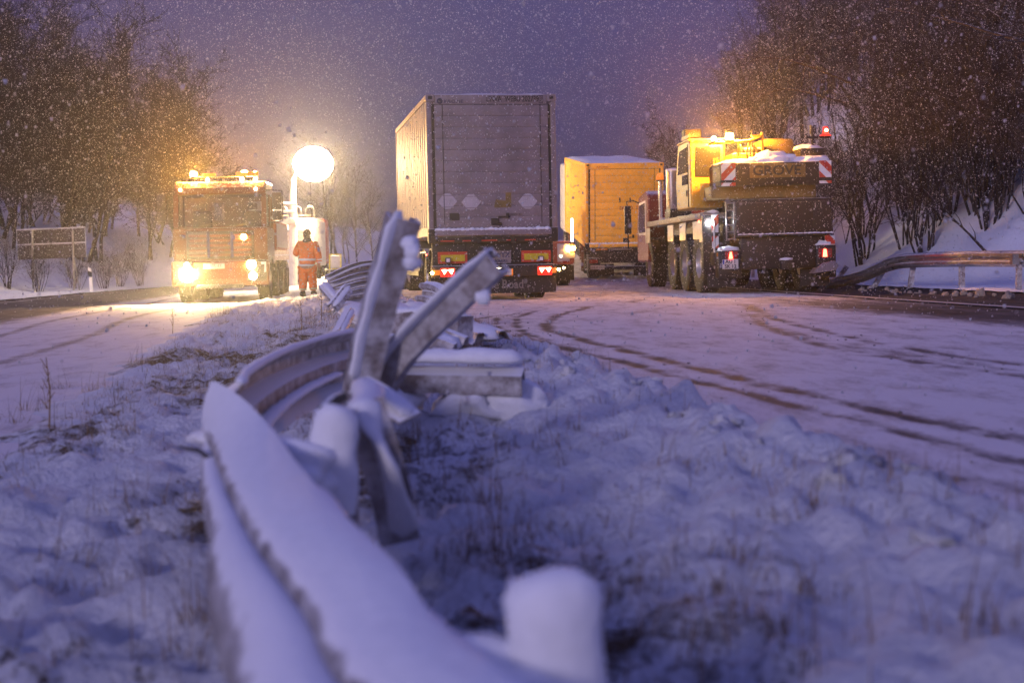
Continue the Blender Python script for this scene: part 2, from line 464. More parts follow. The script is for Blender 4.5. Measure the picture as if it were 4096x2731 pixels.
# ------------------------------------------------------------------ ground, carriageways, banks
def ylist(y0, y1, d0, g):
    ys = [y0]; 
    while ys[-1] < y1:
        y = ys[-1]
        ys.append(y + d0 * (1 + max(0, y) / g) if y > 0 else y + 0.5)
    ys[-1] = y1
    return ys
def road_mat(name):
    m, nt, b = nodes_of(name); l = nt.links.new
    tc = N(nt, 'ShaderNodeTexCoord')
    at_ = N(nt, 'ShaderNodeAttribute', attribute_name='wet')
    n1 = N(nt, 'ShaderNodeTexNoise', Scale=3.2, Detail=9.0, Roughness=0.72)
    n2 = N(nt, 'ShaderNodeTexNoise', Scale=28.0, Detail=6.0, Roughness=0.7)
    mp = N(nt, 'ShaderNodeMapping'); mp.inputs['Scale'].default_value = (1.0, 0.32, 1.0); mp.inputs['Rotation'].default_value = (0,0,R(-8))
    l(tc.outputs['Object'], mp.inputs[0]); l(mp.outputs[0], n1.inputs['Vector']); l(tc.outputs['Object'], n2.inputs['Vector'])
    s1 = N(nt, 'ShaderNodeMath', operation='MULTIPLY_ADD'); l(n1.outputs['Fac'], s1.inputs[0]); s1.inputs[1].default_value = 1.45; s1.inputs[2].default_value = -0.72
    s2 = N(nt, 'ShaderNodeMath', operation='MULTIPLY_ADD'); l(n2.outputs['Fac'], s2.inputs[0]); s2.inputs[1].default_value = 0.7; s2.inputs[2].default_value = -0.35
    a1 = N(nt, 'ShaderNodeMath', operation='ADD'); l(s1.outputs[0], a1.inputs[0]); l(s2.outputs[0], a1.inputs[1])
    a2 = N(nt, 'ShaderNodeMath', operation='ADD'); l(a1.outputs[0], a2.inputs[0]); l(at_.outputs['Fac'], a2.inputs[1])
    ramp = N(nt, 'ShaderNodeValToRGB')
    e = ramp.color_ramp.elements
    e[0].position = 0.06; e[0].color = (0.66, 0.63, 0.64, 1)
    e[1].position = 0.98; e[1].color = (0.030, 0.026, 0.026, 1)
    for p, c in ((0.22, (0.52,0.48,0.48,1)), (0.42, (0.28,0.25,0.255,1)), (0.62, (0.12,0.105,0.108,1))):
        q = e.new(p); q.color = c
    l(a2.outputs[0], ramp.inputs['Fac'])
    l(ramp.outputs['Color'], b.inputs['Base Color'])
    mr = N(nt, 'ShaderNodeMapRange'); mr.inputs['From Min'].default_value = 0.2; mr.inputs['From Max'].default_value = 0.9
    mr.inputs['To Min'].default_value = 0.8; mr.inputs['To Max'].default_value = 0.7
    b.inputs['Specular IOR Level'].default_value = 0.12
    l(a2.outputs[0], mr.inputs['Value']); l(mr.outputs[0], b.inputs['Roughness'])
    bp = N(nt, 'ShaderNodeBump', Strength=0.35, Distance=0.012); l(a1.outputs[0], bp.inputs['Height']); l(bp.outputs[0], b.inputs['Normal'])
    return m
M['road'] = road_mat('snowy_slushy_asphalt')

def pxline(pts, z=0.03):
    return [tuple(atz(u, v, z)[:2]) for u, v in pts]
TR = [
 (pxline([(2362,1226),(2240,1254),(2185,1285),(2195,1312),(2386,1364),(2650,1425),(2778,1453),(2845,1469),(3136,1542),(3448,1610),(3864,1693),(4096,1740),(4700,1860)]), 0.085, 0.85),
 (pxline([(2013,1254),(1905,1266),(1905,1284),(1950,1303),(2000,1324),(2117,1340),(2252,1376),(2380,1407),(2533,1441),(2720,1493),(3011,1558),(3157,1599),(3427,1662),(3760,1745),(4096,1823),(4700,1960)]), 0.075, 0.80),
 (pxline([(2143,1240),(2070,1262),(2062,1290),(2105,1326),(2200,1350)]), 0.06, 0.75),
 (pxline([(2080,1245),(1990,1262),(1980,1290),(2030,1318),(2120,1338)]), 0.05, 0.7),
 (pxline([(2985,1222),(3010,1262),(3063,1308),(3292,1381),(3656,1443),(4096,1505),(4600,1575)]), 0.12, 0.55),
 (pxline([(3005,1222),(3045,1258),(3136,1292),(3448,1360),(3864,1433),(4096,1464),(4600,1530)]), 0.10, 0.6),
 (pxline([(2974,1235),(2993,1272),(3084,1309),(3300,1365),(3700,1425),(4096,1480)]), 0.16, 0.35),
 (pxline([(3676,1870),(3968,1890),(4300,1960)]), 0.10, 0.45),
 (pxline([(2600,1195),(2500,1215),(2350,1225),(2200,1232)]), 0.15, 0.4),
 (pxline([(2900,1195),(2700,1225),(2520,1255)]), 0.15, 0.3),
]
def track_wet(P):
    """P (n,2) -> wetness from tyre tracks"""
    w = np.zeros(len(P))
    for pts, rad, s in TR:
        for a, b in zip(pts, pts[1:]):
            a = np.array(a); b = np.array(b); d = b - a
            t = np.clip(((P - a) @ d) / (d @ d + 1e-9), 0, 1)
            q = a + t[:, None] * d
            dist = np.hypot(*(P - q).T)
            w = np.maximum(w, s * np.exp(-(dist / rad) ** 2))
    rag = np.array([noise.noise(Vector((x * 5.0, y * 3.0, 1.5))) + 0.6 * noise.noise(Vector((x * 13.0, y * 9.0, 4.5))) for x, y in P])
    return w * np.clip(0.78 + 0.8 * rag, 0.10, 1.1)
def sheet(name, offs, ys, zf, mat_, wetf=None):
    no, ny = len(offs), len(ys)
    V = np.zeros((ny, no, 3), dtype=np.float32)
    for j, y in enumerate(ys):
        ex = edge_x(y)
        for i, of in enumerate(offs):
            x = ex + of
            V[j, i] = (x, y, zf(x, y, of))
    V = V.reshape(-1, 3)
    idx = np.arange(ny * no).reshape(ny, no)
    Fc = np.stack([idx[:-1, :-1], idx[:-1, 1:], idx[1:, 1:], idx[1:, :-1]], axis=-1).reshape(-1, 4)
    o = raw(name, V, Fc, mat_, smooth=True)
    if wetf is not None:
        w = wetf(V, np.tile(np.array(offs), ny))
        a = o.data.attributes.new('wet', 'FLOAT', 'POINT')
        a.data.foreach_set('value', w.astype(np.float32))
    return tag(o, kind='structure')
nz = lambda x, y, s, k=0.0: noise.noise(Vector((x * s, y * s, k)))
def bumps(x, y):
    return 0.5 * nz(x, y, 2.2, 1) + 0.3 * nz(x, y, 5.5, 4) + 0.2 * nz(x, y, 13, 9)

# far ground under everything, out to the horizon
gx = np.concatenate([-np.geomspace(600, 30, 16), np.linspace(-24, 24, 17), np.geomspace(30, 600, 16)])
gy = np.concatenate([-np.geomspace(300, 20, 10), np.linspace(-14, 100, 39), np.geomspace(105, 900, 18)])
Vg = np.array([[(x, y, H(x, y) - 0.45) for x in gx] for y in gy]).reshape(-1, 3)
ig = np.arange(len(Vg)).reshape(len(gy), len(gx))
Fg = np.stack([ig[:-1, :-1], ig[:-1, 1:], ig[1:, 1:], ig[1:, :-1]], -1).reshape(-1, 4)
tag(raw('ground', Vg, Fg, M['snow'], smooth=True), kind='structure')

# right carriageway
def z_right(x, y, of):
    z = H(x, y)
    return z + 0.010 * nz(x, y, 1.1, 3) + 0.006 * nz(x, y, 6, 2) - 0.012 * TWR.get((round(x, 3), round(y, 3)), 0)
TWR = {}
def wet_right(V, offs):
    x, y = V[:, 0], V[:, 1]
    w = track_wet(V[:, :2].astype(np.float64))
    near = 1 - np.clip((y - 21.5) / 7.0, 0, 1)
    w = np.maximum(w, np.clip((offs - 5.3) / 1.3, 0, 1) * (0.12 + 0.75 * near) * np.where(offs < 8.6, 1, 0))
    w = np.maximum(w, np.clip((offs - 7.9) / 0.5, 0, 1) * 0.95)
    w = np.maximum(w, 0.10 + 0.09 * np.clip((y - 28) / 6, 0, 1))
    # slushy strip between the two wheel tracks and below the lorries
    return w
offs_r = list(np.linspace(-0.25, 4.2, 90)) + list(np.linspace(4.3, 10.9, 60))
o = sheet('right_carriageway', offs_r, ylist(-14, 130, 0.055, 8.0), z_right, M['road'], wet_right)
# lower the tracks a little, numerically
co = np.zeros(len(o.data.vertices) * 3, dtype=np.float32); o.data.vertices.foreach_get('co', co); co = co.reshape(-1, 3)
tw = track_wet(co[:, :2].astype(np.float64))
co[:, 2] -= 0.010 * tw
o.data.vertices.foreach_set('co', co.ravel()); o.data.update()

# painted edge line, 4 mm above
def strip(name, o0, o1, y0, y1, step, mat_, dz):
    mb = MB(); ys = np.arange(y0, y1 + 0.01, step); V = []; Fc = []
    for y in ys:
        for of in (o0, o1):
            x = edge_x(y) + of
            V.append((x, y, H(x, y) + dz))
    for i in range(len(ys) - 1): Fc.append((2*i, 2*i+1, 2*i+3, 2*i+2))
    mb.add(V, Fc); return tag(mb.build(name, mat_), kind='structure')
strip('edge_line', 8.22, 8.44, -10, 90, 0.5, M['asphalt_line'], 0.024)

# left carriageway
def z_left(x, y, of):
    return H(x, y) + 0.014 * nz(x, y, 1.3, 5) + 0.012 * nz(x, y, 5, 7) * sstep(-6.5, -4.2, of)
def wet_left(V, offs):
    w = np.clip((-7.3 - offs) / 0.7, 0, 1) * 0.66 + 0.06
    y = V[:, 1]
    for c in (-5.3, -6.7):
        w = np.maximum(w, 0.42 * np.exp(-((offs - c - 0.15 * np.sin(y * 0.4)) / 0.12) ** 2))
    w = np.where(np.abs(offs + 11.6) < 0.09, 0.38, w)
    return w
offs_l = list(np.linspace(-12.6, -7.6, 44)) + list(np.linspace(-7.5, -3.55, 66))
sheet('left_carriageway', offs_l, ylist(-14, 130, 0.075, 8.0), z_left, M['road'], wet_left)

# median strip of lumpy snow over grass
def z_median(x, y, of):
    z = H(x, y) + 0.045
    k = sstep(-3.95, -3.3, of)
    rough = 0.085 + 0.05 * sstep(-1.2, -2.6, of)
    z += k * (rough * bumps(x, y) * 1.5 + 0.050 * nz(x, y, 6.5, 5) + 0.030 * nz(x, y, 15, 6))
    # ploughed ridge of clods along the right edge
    rid = math.exp(-((of + 0.42) / 0.36) ** 2)
    cl = noise.voronoi(Vector((x * 5.2, y * 4.0, 0.3)))[0]
    z += rid * (0.045 + 0.15 * max(0.0, 0.6 - cl[0]) + 0.05 * nz(x, y, 7, 6))
    e = sstep(-0.03, -0.24, of + 0.10 * nz(x, y, 3.0, 8) + 0.05 * nz(x, y, 9.0, 3))
    z = lerp(H(x, y) - 0.05, z, e)
    z = lerp(H(x, y) - 0.02, z, sstep(-4.1, -3.6, of + 0.25 * nz(x, y, 1.6, 2)))
    return z
def med_h(x, y):
    return z_median(x, y, x - edge_x(y))
offs_m = list(np.linspace(-4.1, -1.2, 62)) + list(np.linspace(-1.16, 0.2, 44))
def median_mat():
    m, nt, b = nodes_of('snow_over_dead_grass'); l = nt.links.new
    tc = N(nt, 'ShaderNodeTexCoord'); at_ = N(nt, 'ShaderNodeAttribute', attribute_name='wet')
    n1 = N(nt, 'ShaderNodeTexNoise', Scale=9.0, Detail=8.0, Roughness=0.7); n2 = N(nt, 'ShaderNodeTexNoise', Scale=70.0, Detail=5.0, Roughness=0.7)
    n3 = N(nt, 'ShaderNodeTexNoise', Scale=22.0, Detail=7.0, Roughness=0.6)
    for q in (n1, n2, n3): l(tc.outputs['Object'], q.inputs['Vector'])
    a = N(nt, 'ShaderNodeMath', operation='MULTIPLY_ADD'); l(n1.outputs['Fac'], a.inputs[0]); a.inputs[1].default_value = 1.5; l(at_.outputs['Fac'], a.inputs[2])
    c = N(nt, 'ShaderNodeMath', operation='MULTIPLY_ADD'); l(n2.outputs['Fac'], c.inputs[0]); c.inputs[1].default_value = 0.8; l(a.outputs[0], c.inputs[2])
    mr = N(nt, 'ShaderNodeMapRange'); mr.inputs['From Min'].default_value = 1.50; mr.inputs['From Max'].default_value = 1.72; l(c.outputs[0], mr.inputs['Value'])
    so_ = N(nt, 'ShaderNodeMix', data_type='RGBA'); so_.inputs[6].default_value = (0.045,0.028,0.018,1); so_.inputs[7].default_value = (0.17,0.11,0.06,1); l(n2.outputs['Fac'], so_.inputs[0])
    sn = N(nt, 'ShaderNodeMapRange'); sn.inputs['To Min'].default_value = 0.80; sn.inputs['To Max'].default_value = 1.05; l(n3.outputs['Fac'], sn.inputs['Value'])
    vs_ = N(nt, 'ShaderNodeVectorMath', operation='SCALE'); vs_.inputs[0].default_value = (0.80,0.82,0.86); l(sn.outputs[0], vs_.inputs['Scale'])
    mx = N(nt, 'ShaderNodeMix', data_type='RGBA'); l(mr.outputs[0], mx.inputs[0]); l(vs_.outputs[0], mx.inputs[6]); l(so_.outputs[2], mx.inputs[7])
    l(mx.outputs[2], b.inputs['Base Color']); b.inputs['Roughness'].default_value = 0.8; b.inputs['Specular IOR Level'].default_value = 0.2
    h = N(nt, 'ShaderNodeMath', operation='MULTIPLY_ADD'); l(n2.outputs['Fac'], h.inputs[0]); h.inputs[1].default_value = 0.35; l(n3.outputs['Fac'], h.inputs[2])
    h2 = N(nt, 'ShaderNodeMath', operation='MULTIPLY_ADD'); l(mr.outputs[0], h2.inputs[0]); h2.inputs[1].default_value = -0.5; l(h.outputs[0], h2.inputs[2])
    bp = N(nt, 'ShaderNodeBump', Strength=0.9, Distance=0.05); l(h2.outputs[0], bp.inputs['Height']); l(bp.outputs[0], b.inputs['Normal'])
    return m
M['median'] = median_mat()
def bare_at(x, y):
    v = 0.55*noise.noise(Vector((x*0.9, y*0.6, 2.0)))+0.30*noise.noise(Vector((x*2.6, y*2.2, 7)))
    # ground torn open around the barrier
    for (cx, cy, r, s) in ((-0.86,5.3,0.33,0.6),(-0.84,6.4,0.33,0.5),(-0.2,3.6,0.35,0.30),(-0.15,4.6,0.45,0.05),(0.05,2.9,0.35,0.28),(-2.2,10.5,0.7,0.4),(-2.6,14.5,1.0,0.45),(-2.1,13,0.7,0.4),(-1.0,2.2,0.3,0.25),(-0.55,2.6,0.25,0.25),(-1.5,3.1,0.35,0.3)):
        d = math.hypot(x-cx, (y-cy)*0.7)/r
        if d < 1.6: v += s*max(0, 1-d*d/2.56)
    return v
def wet_med(V, offs):
    return np.array([0.16+0.68*bare_at(float(a), float(b)) - 0.35*math.exp(-((o_+0.35)/0.4)**2) for a, b, o_ in zip(V[:,0], V[:,1], offs)])
sheet('median_strip', offs_m, ylist(-14, 130, 0.04, 7.0), z_median, M['median'], wet_med)

# banks on both sides
def z_rb(x, y, of):
    a = sstep(11.2, 13.5, of)
    return H(x, y) + 0.03 + a * (0.25 * nz(x, y, 0.6, 1) + 0.10 * nz(x, y, 2.3, 2) + 0.05 * nz(x, y, 6, 2)) + (1 - a) * 0.04 * bumps(x, y)
sheet('right_bank', list(np.linspace(10.75, 20, 70)) + list(np.linspace(20.3, 60, 60)) + list(np.linspace(62, 120, 16)), ylist(-20, 240, 0.16, 14), z_rb, M['snow'])
def z_lb(x, y, of):
    a = sstep(-13, -16, of)
    return H(x, y) + 0.03 + a * (0.22 * nz(x, y, 0.5, 1) + 0.10 * nz(x, y, 1.8, 2)) + (1 - a) * 0.05 * bumps(x, y)
sheet('left_bank', list(np.linspace(-120, -50, 24)) + list(np.linspace(-49, -25, 40)) + list(np.linspace(-24.6, -12.3, 60)), ylist(-20, 240, 0.22, 12), z_lb, M['snow'])
M['placard'] = mat('worn_placard_paint', (0.46,0.42,0.44), 0.5, 0, 0.2, 5, dirt=0.25, dirtcol=(0.22,0.19,0.19,1))
# ------------------------------------------------------------------ vehicle parts
def wheel(parent, x, y, r=0.5, w=0.32, face=-1, tread=True, rimr=0.56, z=None):
    """wheel with its axle along x; face = side of the visible rim"""
    mb = MB()
    h = w / 2
    mb.lathe([(r*rimr, -h*0.86), (r*0.80, -h), (r*0.94, -h*0.92), (r*0.985, -h*0.74), (r*0.985, h*0.74), (r*0.94, h*0.92), (r*0.80, h), (r*rimr, h*0.86)], n=36, caps=False)
    if tread:
        n = 34
        for k in range(n):
            a = 2*math.pi*k/n
            for sx in (-1, 1):
                Mx = Matrix.Translation((sx*h*0.46, 0, 0)) @ Matrix.Rotation(a + (0.07 if sx > 0 else 0), 4, 'X') @ Matrix.Translation((0, 0, r*0.99)) @ Matrix.Rotation(sx*0.25, 4, 'Z')
                mb.box(-h*0.40, h*0.40, -math.pi*r/n*0.62, math.pi*r/n*0.62, -0.012, 0.010, Mx)
    o = mb.build('wheel', M['tyre'], parent, auto=35, loc=(x, y, r if z is None else z))
    rb = MB(); f = face
    rb.lathe([(r*0.10, f*h*0.62), (r*0.14, f*h*0.60), (r*0.22, f*h*0.52), (r*0.24, f*h*0.20), (r*0.44, f*h*0.16), (r*rimr*0.93, f*h*0.55), (r*rimr, f*h*0.84), (r*rimr*1.04, f*h*0.86), (r*rimr*1.02, f*h*0.70), (r*rimr, -f*h*0.7), (0.0, -f*h*0.7)])
    ri = rb.build('rim', M['rim'], o, auto=35)
    return o
def part(name, parent, mat_, *boxes, c=0.0, auto=None):
    mb = MB()
    for b in boxes:
        if c > 0: mb.cbox(*b, c=c)
        else: mb.box(*b)
    return mb.build(name, mat_, parent, auto=(35 if c > 0 and auto is None else auto))
def disc(name, parent, mat_, x, y, z, r, d=-1, n=20, dome=0.3):
    """round lamp facing -y (d=-1) or +y"""
    mb = MB(); mb.lathe([(r, 0), (r*0.97, d*r*dome*0.5), (r*0.75, d*r*dome*0.8), (r*0.4, d*r*dome), (0.0, d*r*dome*1.05)], origin=(0,0,0), axis='y', n=n)
    return mb.build(name, mat_, parent, smooth=True, loc=(x, y, z))
def chevrons(parent, name, x0, x1, z0, z1, y, lean, a0=0.0, period=0.42, t=0.012):
    """white board with slanted red stripes clipped to it"""
    bd = part(name, parent, M['white'], (x0, x1, y, y+t, z0, z1))
    k = -6
    w, h = x1-x0, z1-z0
    def clip(poly, f):
        out = []
        for i in range(len(poly)):
            p, q = poly[i], poly[(i+1) % len(poly)]
            a, b = f(p), f(q)
            if a >= 0: out.append(p)
            if (a >= 0) != (b >= 0):
                s = a/(a-b); out.append((p[0]+(q[0]-p[0])*s, p[1]+(q[1]-p[1])*s))
        return out
    for k in range(-8, 9):
        c0 = a0 + k*period
        base = [(x0-1, c0 + (-1)*lean), (x1+1, c0 + (w+1)*lean), (x1+1, c0 + (w+1)*lean + period/2), (x0-1, c0 + (-1)*lean + period/2)]
        pl = [(px, z0 + pz) for px, pz in base]
        for f in (lambda p: p[0]-x0, lambda p: x1-p[0], lambda p: p[1]-z0, lambda p: z1-p[1]):
            if pl: pl = clip(pl, f)
        if len(pl) >= 3:
            MB().prism(pl, y-0.004, y-0.0005).build('red_stripe', M['redrefl'], bd)
    return bd

# ------------------------------------------------------------------ grey swap-body trailer
def swap_box(T, paint, W=2.55, Lb=7.45, z0=1.28, z1=4.0, npan=11, texty=True):
    hw = W/2
    shell = MB()
    shell.box(-hw+0.03, hw-0.03, 0.05, Lb, z0, z1-0.02)
    box = shell.build('box_body', paint, T)
    # ribbed side panels, left and right
    n = 17; pl = (Lb-0.3)/n
    mb = MB()
    mb.prism([(0,0.0),(0.028,0.0),(0.028,pl-0.014),(0,pl-0.014)], 0, 1)
    for sx in (-1, 1):
        for i in range(n):
            y0 = 0.16 + i*pl
            m2 = MB()
            a = sx*(hw-0.03)
            d = sx*0.022
            y1 = y0+pl-0.016
            m2.add([(a,y0,z0+0.16),(a+d,y0+0.02,z0+0.16),(a+d,y0+pl*0.62,z0+0.16),(a+d*0.25,y0+pl*0.70,z0+0.16),(a+d*0.25,y1,z0+0.16),(a,y1,z0+0.16),
                    (a,y0,z1-0.12),(a+d,y0+0.02,z1-0.12),(a+d,y0+pl*0.62,z1-0.12),(a+d*0.25,y0+pl*0.70,z1-0.12),(a+d*0.25,y1,z1-0.12),(a,y1,z1-0.12)],
                   [(0,1,7,6),(1,2,8,7),(2,3,9,8),(3,4,10,9),(4,5,11,10),(0,5,4,3,2,1),(6,7,8,9,10,11)])
            m2.build('side_panel', paint, box)
    # frame: bottom rails, top rails, corner posts
    for sx in (-1, 1):
        part('bottom_rail', T, paint, (sx*hw-0.04 if sx>0 else -hw-0.0, sx*hw if sx>0 else -hw+0.04, 0.12, Lb-0.1, z0-0.02, z0+0.14))
        part('top_rail', T, paint, (hw-0.04 if sx>0 else -hw, hw if sx>0 else -hw+0.04, 0.12, Lb-0.1, z1-0.10, z1))
        part('corner_post', T, paint, (hw-0.10 if sx>0 else -hw, hw if sx>0 else -hw+0.10, 0.0, 0.12, z0+0.12, z1-0.14), c=0.015)
        part('corner_post', T, paint, (hw-0.10 if sx>0 else -hw, hw if sx>0 else -hw+0.10, Lb-0.12, Lb, z0, z1), c=0.015)
        x0 = hw-0.17 if sx>0 else -hw-0.012
        cc = part('corner_casting', T, paint, (x0, x0+0.18, -0.015, 0.17, z1-0.14, z1+0.004), c=0.02)
        part('casting_slot', cc, M['seam'], (x0+0.05, x0+0.13, -0.022, -0.010, z1-0.095, z1-0.035), c=0.02)
        part('corner_casting', T, M['chassis'], (x0, x0+0.18, -0.015, 0.17, z0-0.16, z0+0.12), c=0.02)
    part('header_beam', T, paint, (-hw+0.172, hw-0.172, -0.008, 0.1, z1-0.19, z1-0.004), c=0.012)
    part('door_seal', T, M['seam'], (-hw+0.10, hw-0.10, 0.024, 0.048, z0+0.02, z1-0.19))
    # shutter door: horizontal panels
    dz = (z1-0.2-(z0+0.13))/npan
    dr = []
    for i in range(npan):
        a = z0+0.13+i*dz
        dr.append(part('door_panel', T, paint, (-hw+0.155, hw-0.155, -0.002, 0.022, a+0.002, a+dz-0.002), c=0.005))
    for x in (-hw+0.31, hw-0.31):
        MB().tube([(x, -0.012, z0+0.2), (x, -0.012, z1-0.2)], 0.007, 6).build('door_cable', M['seam'], T)
    sill = part('door_sill', T, paint, (-hw+0.12, hw-0.12, -0.05, 0.10, z0-0.02, z0+0.09), c=0.012)
    # snow lying on the sill and roof
    mb = MB()
    for k in range(24):
        x = -hw+0.2 + (W-0.4)*k/23
        mb.ball((x, -0.02, z0+0.10), 0.075, 1, 0.6, (1.2, 0.45, 0.55), seed=k)
    mb.build('sill_snow', M['snow_cap'], T, smooth=True)
    nx, ny = 12, 30; mb = MB(); V = []; Fc = []
    for j in range(ny+1):
        for i in range(nx+1):
            x = -hw+0.03+(W-0.06)*i/nx; y = 0.05+(Lb-0.1)*j/ny
            e = min(i, nx-i, j, ny-j)
            V.append((x, y, z1-0.015 + (0.012 if e == 0 else 0.06+0.025*noise.noise(Vector((x*2, y*2, 5))))))
    for j in range(ny):
        for i in range(nx):
            a = j*(nx+1)+i; Fc.append((a, a+1, a+nx+2, a+nx+1))
    mb.add(V, Fc); mb.build('roof_snow', M['snow_cap'], T, smooth=True)
    return box

def lock_gear(T, x, y, z):
    mb = MB()
    mb.cbox(x-0.17, x-0.02, y-0.05, y, z-0.09, z+0.05, 0.015)
    mb.box(x-0.03, x+0.20, y-0.045, y-0.02, z+0.05, z+0.08)
    mb.cbox(x+0.13, x+0.19, y-0.05, y, z+0.04, z+0.15, 0.012)
    mb.box(x-0.02, x+0.04, y-0.04, y-0.01, z-0.10, z-0.04)
    return mb.build('door_lock', M['chassis'], T)

gx_, gy_ = -0.335, 28.0
GT = empty('swap_body_trailer', (gx_, gy_, H(gx_, gy_)+0.012), (0, R(-1.1), R(9.2)),
           'grey roll-door container trailer with lit red tail lamps and yellow reflector boards', 'trailer')
gb = swap_box(GT, M['container'])
text('UNVA  WEBU 202739', 0.155, M['ink'], GT, (0.42, -0.013, 3.905), sx=0.72, name='container_number', bold=0.002)
text('3', 0.12, M['ink'], GT, (0.985, -0.013, 3.905), sx=0.7, name='check_digit')
mb = MB()
for b in ((0.945,1.025,3.83,3.84),(0.945,1.025,3.97,3.98),(0.945,0.953,3.84,3.97),(1.017,1.025,3.84,3.97)): mb.box(b[0], b[1], -0.014, -0.006, b[2], b[3])
mb.build('check_digit_frame', M['ink'], GT)
text('KRONE', 0.085, M['ink_blue'], GT, (-0.74, -0.013, 3.862), sx=1.35, name='maker_lettering')
mb = MB(); mb.lathe([(0.055, 0), (0.055, -0.006), (0.042, -0.006), (0.042, 0)], axis='y', n=20); mb.build('maker_ring', M['ink_blue'], GT, loc=(-1.01, -0.008, 3.872))
# hexagonal placard holders
for hx, hz in ((-0.90, 1.93), (-0.435, 1.91), (0.69, 1.91)):
    mb = MB(); mb.prism([(hx-0.19,hz),(hx-0.10,hz+0.11),(hx-0.05,hz+0.155),(hx+0.05,hz+0.155),(hx+0.10,hz+0.11),(hx+0.19,hz),(hx+0.10,hz-0.11),(hx+0.05,hz-0.145),(hx-0.05,hz-0.145),(hx-0.10,hz-0.11)], -0.012, -0.001)
    pl_ = mb.build('placard_holder', M['placard'], GT)
    for q in (0.11, -0.11): part('placard_rail', pl_, M['container'], (hx-0.10, hx+0.10, -0.018, -0.012, hz+q-0.006, hz+q+0.006))
mb = MB(); mb.prism([(0.02,1.80),(0.36,1.80),(0.36,2.09),(0.25,2.09),(0.25,1.93),(0.13,1.94),(0.06,1.97),(0.03,1.88)], -0.008, -0.0025)
mb.build('yellow_sticker', M['olive'], GT)
part('data_plate', GT, M['ink'], (-0.865,-0.67,-0.010,-0.0025,1.56,1.70))
lock_gear(GT, 0.12, -0.004, 1.55)
text('HDPE 20', 0.05, M['ink'], GT, (0.45,-0.008,1.66), sx=1.1, name='small_lettering')
# chassis
part('chassis_beam', GT, M['chassis'], (-0.55,-0.40,0.1,7.2,0.80,1.20))
part('chassis_beam', GT, M['chassis'], (0.40,0.55,0.1,7.2,0.80,1.20))
part('cross_member', GT, M['chassis'], (-1.22,1.22,0.02,0.16,1.12,1.24), c=0.02)
part('cross_member', GT, M['chassis'], (-1.20,1.20,3.4,3.6,1.0,1.22), c=0.02)
part('rear_panel', GT, M['chassis'], (-1.21,1.21,0.14,0.22,0.66,1.14), c=0.02)
for x in (-0.30, 0.38): 
    MB().prism([(x-0.05,1.24),(x+0.05,1.24),(x+0.03,1.10),(x-0.03,1.10)], -0.03, 0.03).build('twist_lock', M['chassis'], GT)
for x0, x1 in ((-1.05,-0.78),(-0.62,-0.45),(-0.24,0.07),(0.25,0.44),(0.62,0.84)):
    part('red_reflector_strip', GT, M['redrefl'], (x0,x1,0.004,0.018,1.150,1.172))
part('bumper_beam', GT, M['chassis'], (-1.24,1.24,-0.02,0.12,0.44,0.68), c=0.03)
for sx in (-1, 1):
    x0, x1 = (-1.10,-0.52) if sx < 0 else (0.56,1.15)
    rb = part('reflector_board', GT, M['redrefl'], (x0,x1,0.09,0.115,0.72,0.95))
    part('yellow_field', rb, M['yellowrefl'], (x0+0.055,x1-0.05,0.080,0.0885,0.765,0.89))
    bx = -0.91 if sx < 0 else 0.94
    bl = part('square_lamp', GT, M['plastic'], (bx-0.055,bx+0.055,0.0,0.075,0.73,0.84), c=0.02)
    part('lamp_lens', bl, M['white'], (bx-0.035,bx+0.035,-0.008,-0.001,0.75,0.82), c=0.003)
    x0, x1 = (-1.075,-0.79) if sx < 0 else (0.855,1.14)
    lamp = part('tail_lamp', GT, M['L_redglass'], (x0,x1,-0.10,-0.022,0.46,0.635), c=0.015)
    xc = (x0+x1)/2
    for q in (-0.062, 0.062):
        s = 1 if q < 0 else -1
        mb = MB(); mb.prism([(xc+q-0.055, 0.605),(xc+q+0.055, 0.605),(xc+q+s*(-0.01),0.515)], -0.112, -0.102)
        mb.build('lit_element', M['L_redcore'], lamp)
    part('side_marker', GT, M['L_amberglass'], (-1.19,-1.085,-0.09,-0.022,0.50,0.60) if sx < 0 else (1.145,1.225,-0.09,-0.022,0.50,0.60), c=0.012)
disc('marker_lamp', GT, M['L_amber_s'], -1.235, -0.06, 0.545, 0.028)
disc('marker_lamp', GT, M['L_amber_s'], 1.285, -0.02, 0.565, 0.028)
disc('marker_lamp', GT, M['L_red'], -1.30, 0.35, 0.90, 0.018)
part('side_lamp_arm', GT, M['galv_bare'], (-1.31,-1.26,0.35,1.6,0.94,0.965))
nb_ = part('name_board', GT, M['container'], (-0.31,0.35,0.09,0.115,0.71,0.955))
text('SCHMITZ', 0.125, M['ink_blue'], nb_, (0.03,0.083,0.865), sx=1.12, name='name_lettering', bold=0.003)
text('CARGOBULL', 0.062, M['ink_blue'], nb_, (0.06,0.083,0.755), sx=1.3, name='name_lettering', bold=0.002)
np_ = part('number_plate', GT, M['plate'], (-0.17,0.335,-0.045,-0.022,0.475,0.595), c=0.006)
text('MP 367', 0.12, M['ink'], np_, (0.09,-0.049,0.535), sx=0.9, name='plate_lettering')
part('plate_frame', np_, M['amberlens'], (-0.19,0.36,-0.040,-0.0235,0.452,0.474))
part('plate_frame', np_, M['L_amberglass'], (0.336,0.365,-0.046,-0.0235,0.475,0.60), c=0.008)  # frame edge given its own amber glow in place of plate-lamp light
part('plate_lamp', np_, M['L_plate'], (0.02,0.13,-0.075,-0.045,0.607,0.622))
fl = MB(); fl.box(-1.255,1.255,0.13,0.142,0.115,0.44); fl = fl.build('mud_flap', M['chassis'], GT)
text('of the Road', 0.245, M['ink_grey'], fl, (0.10,0.124,0.285), sx=0.86, name='flap_lettering', ext=0.002, bold=0.004)
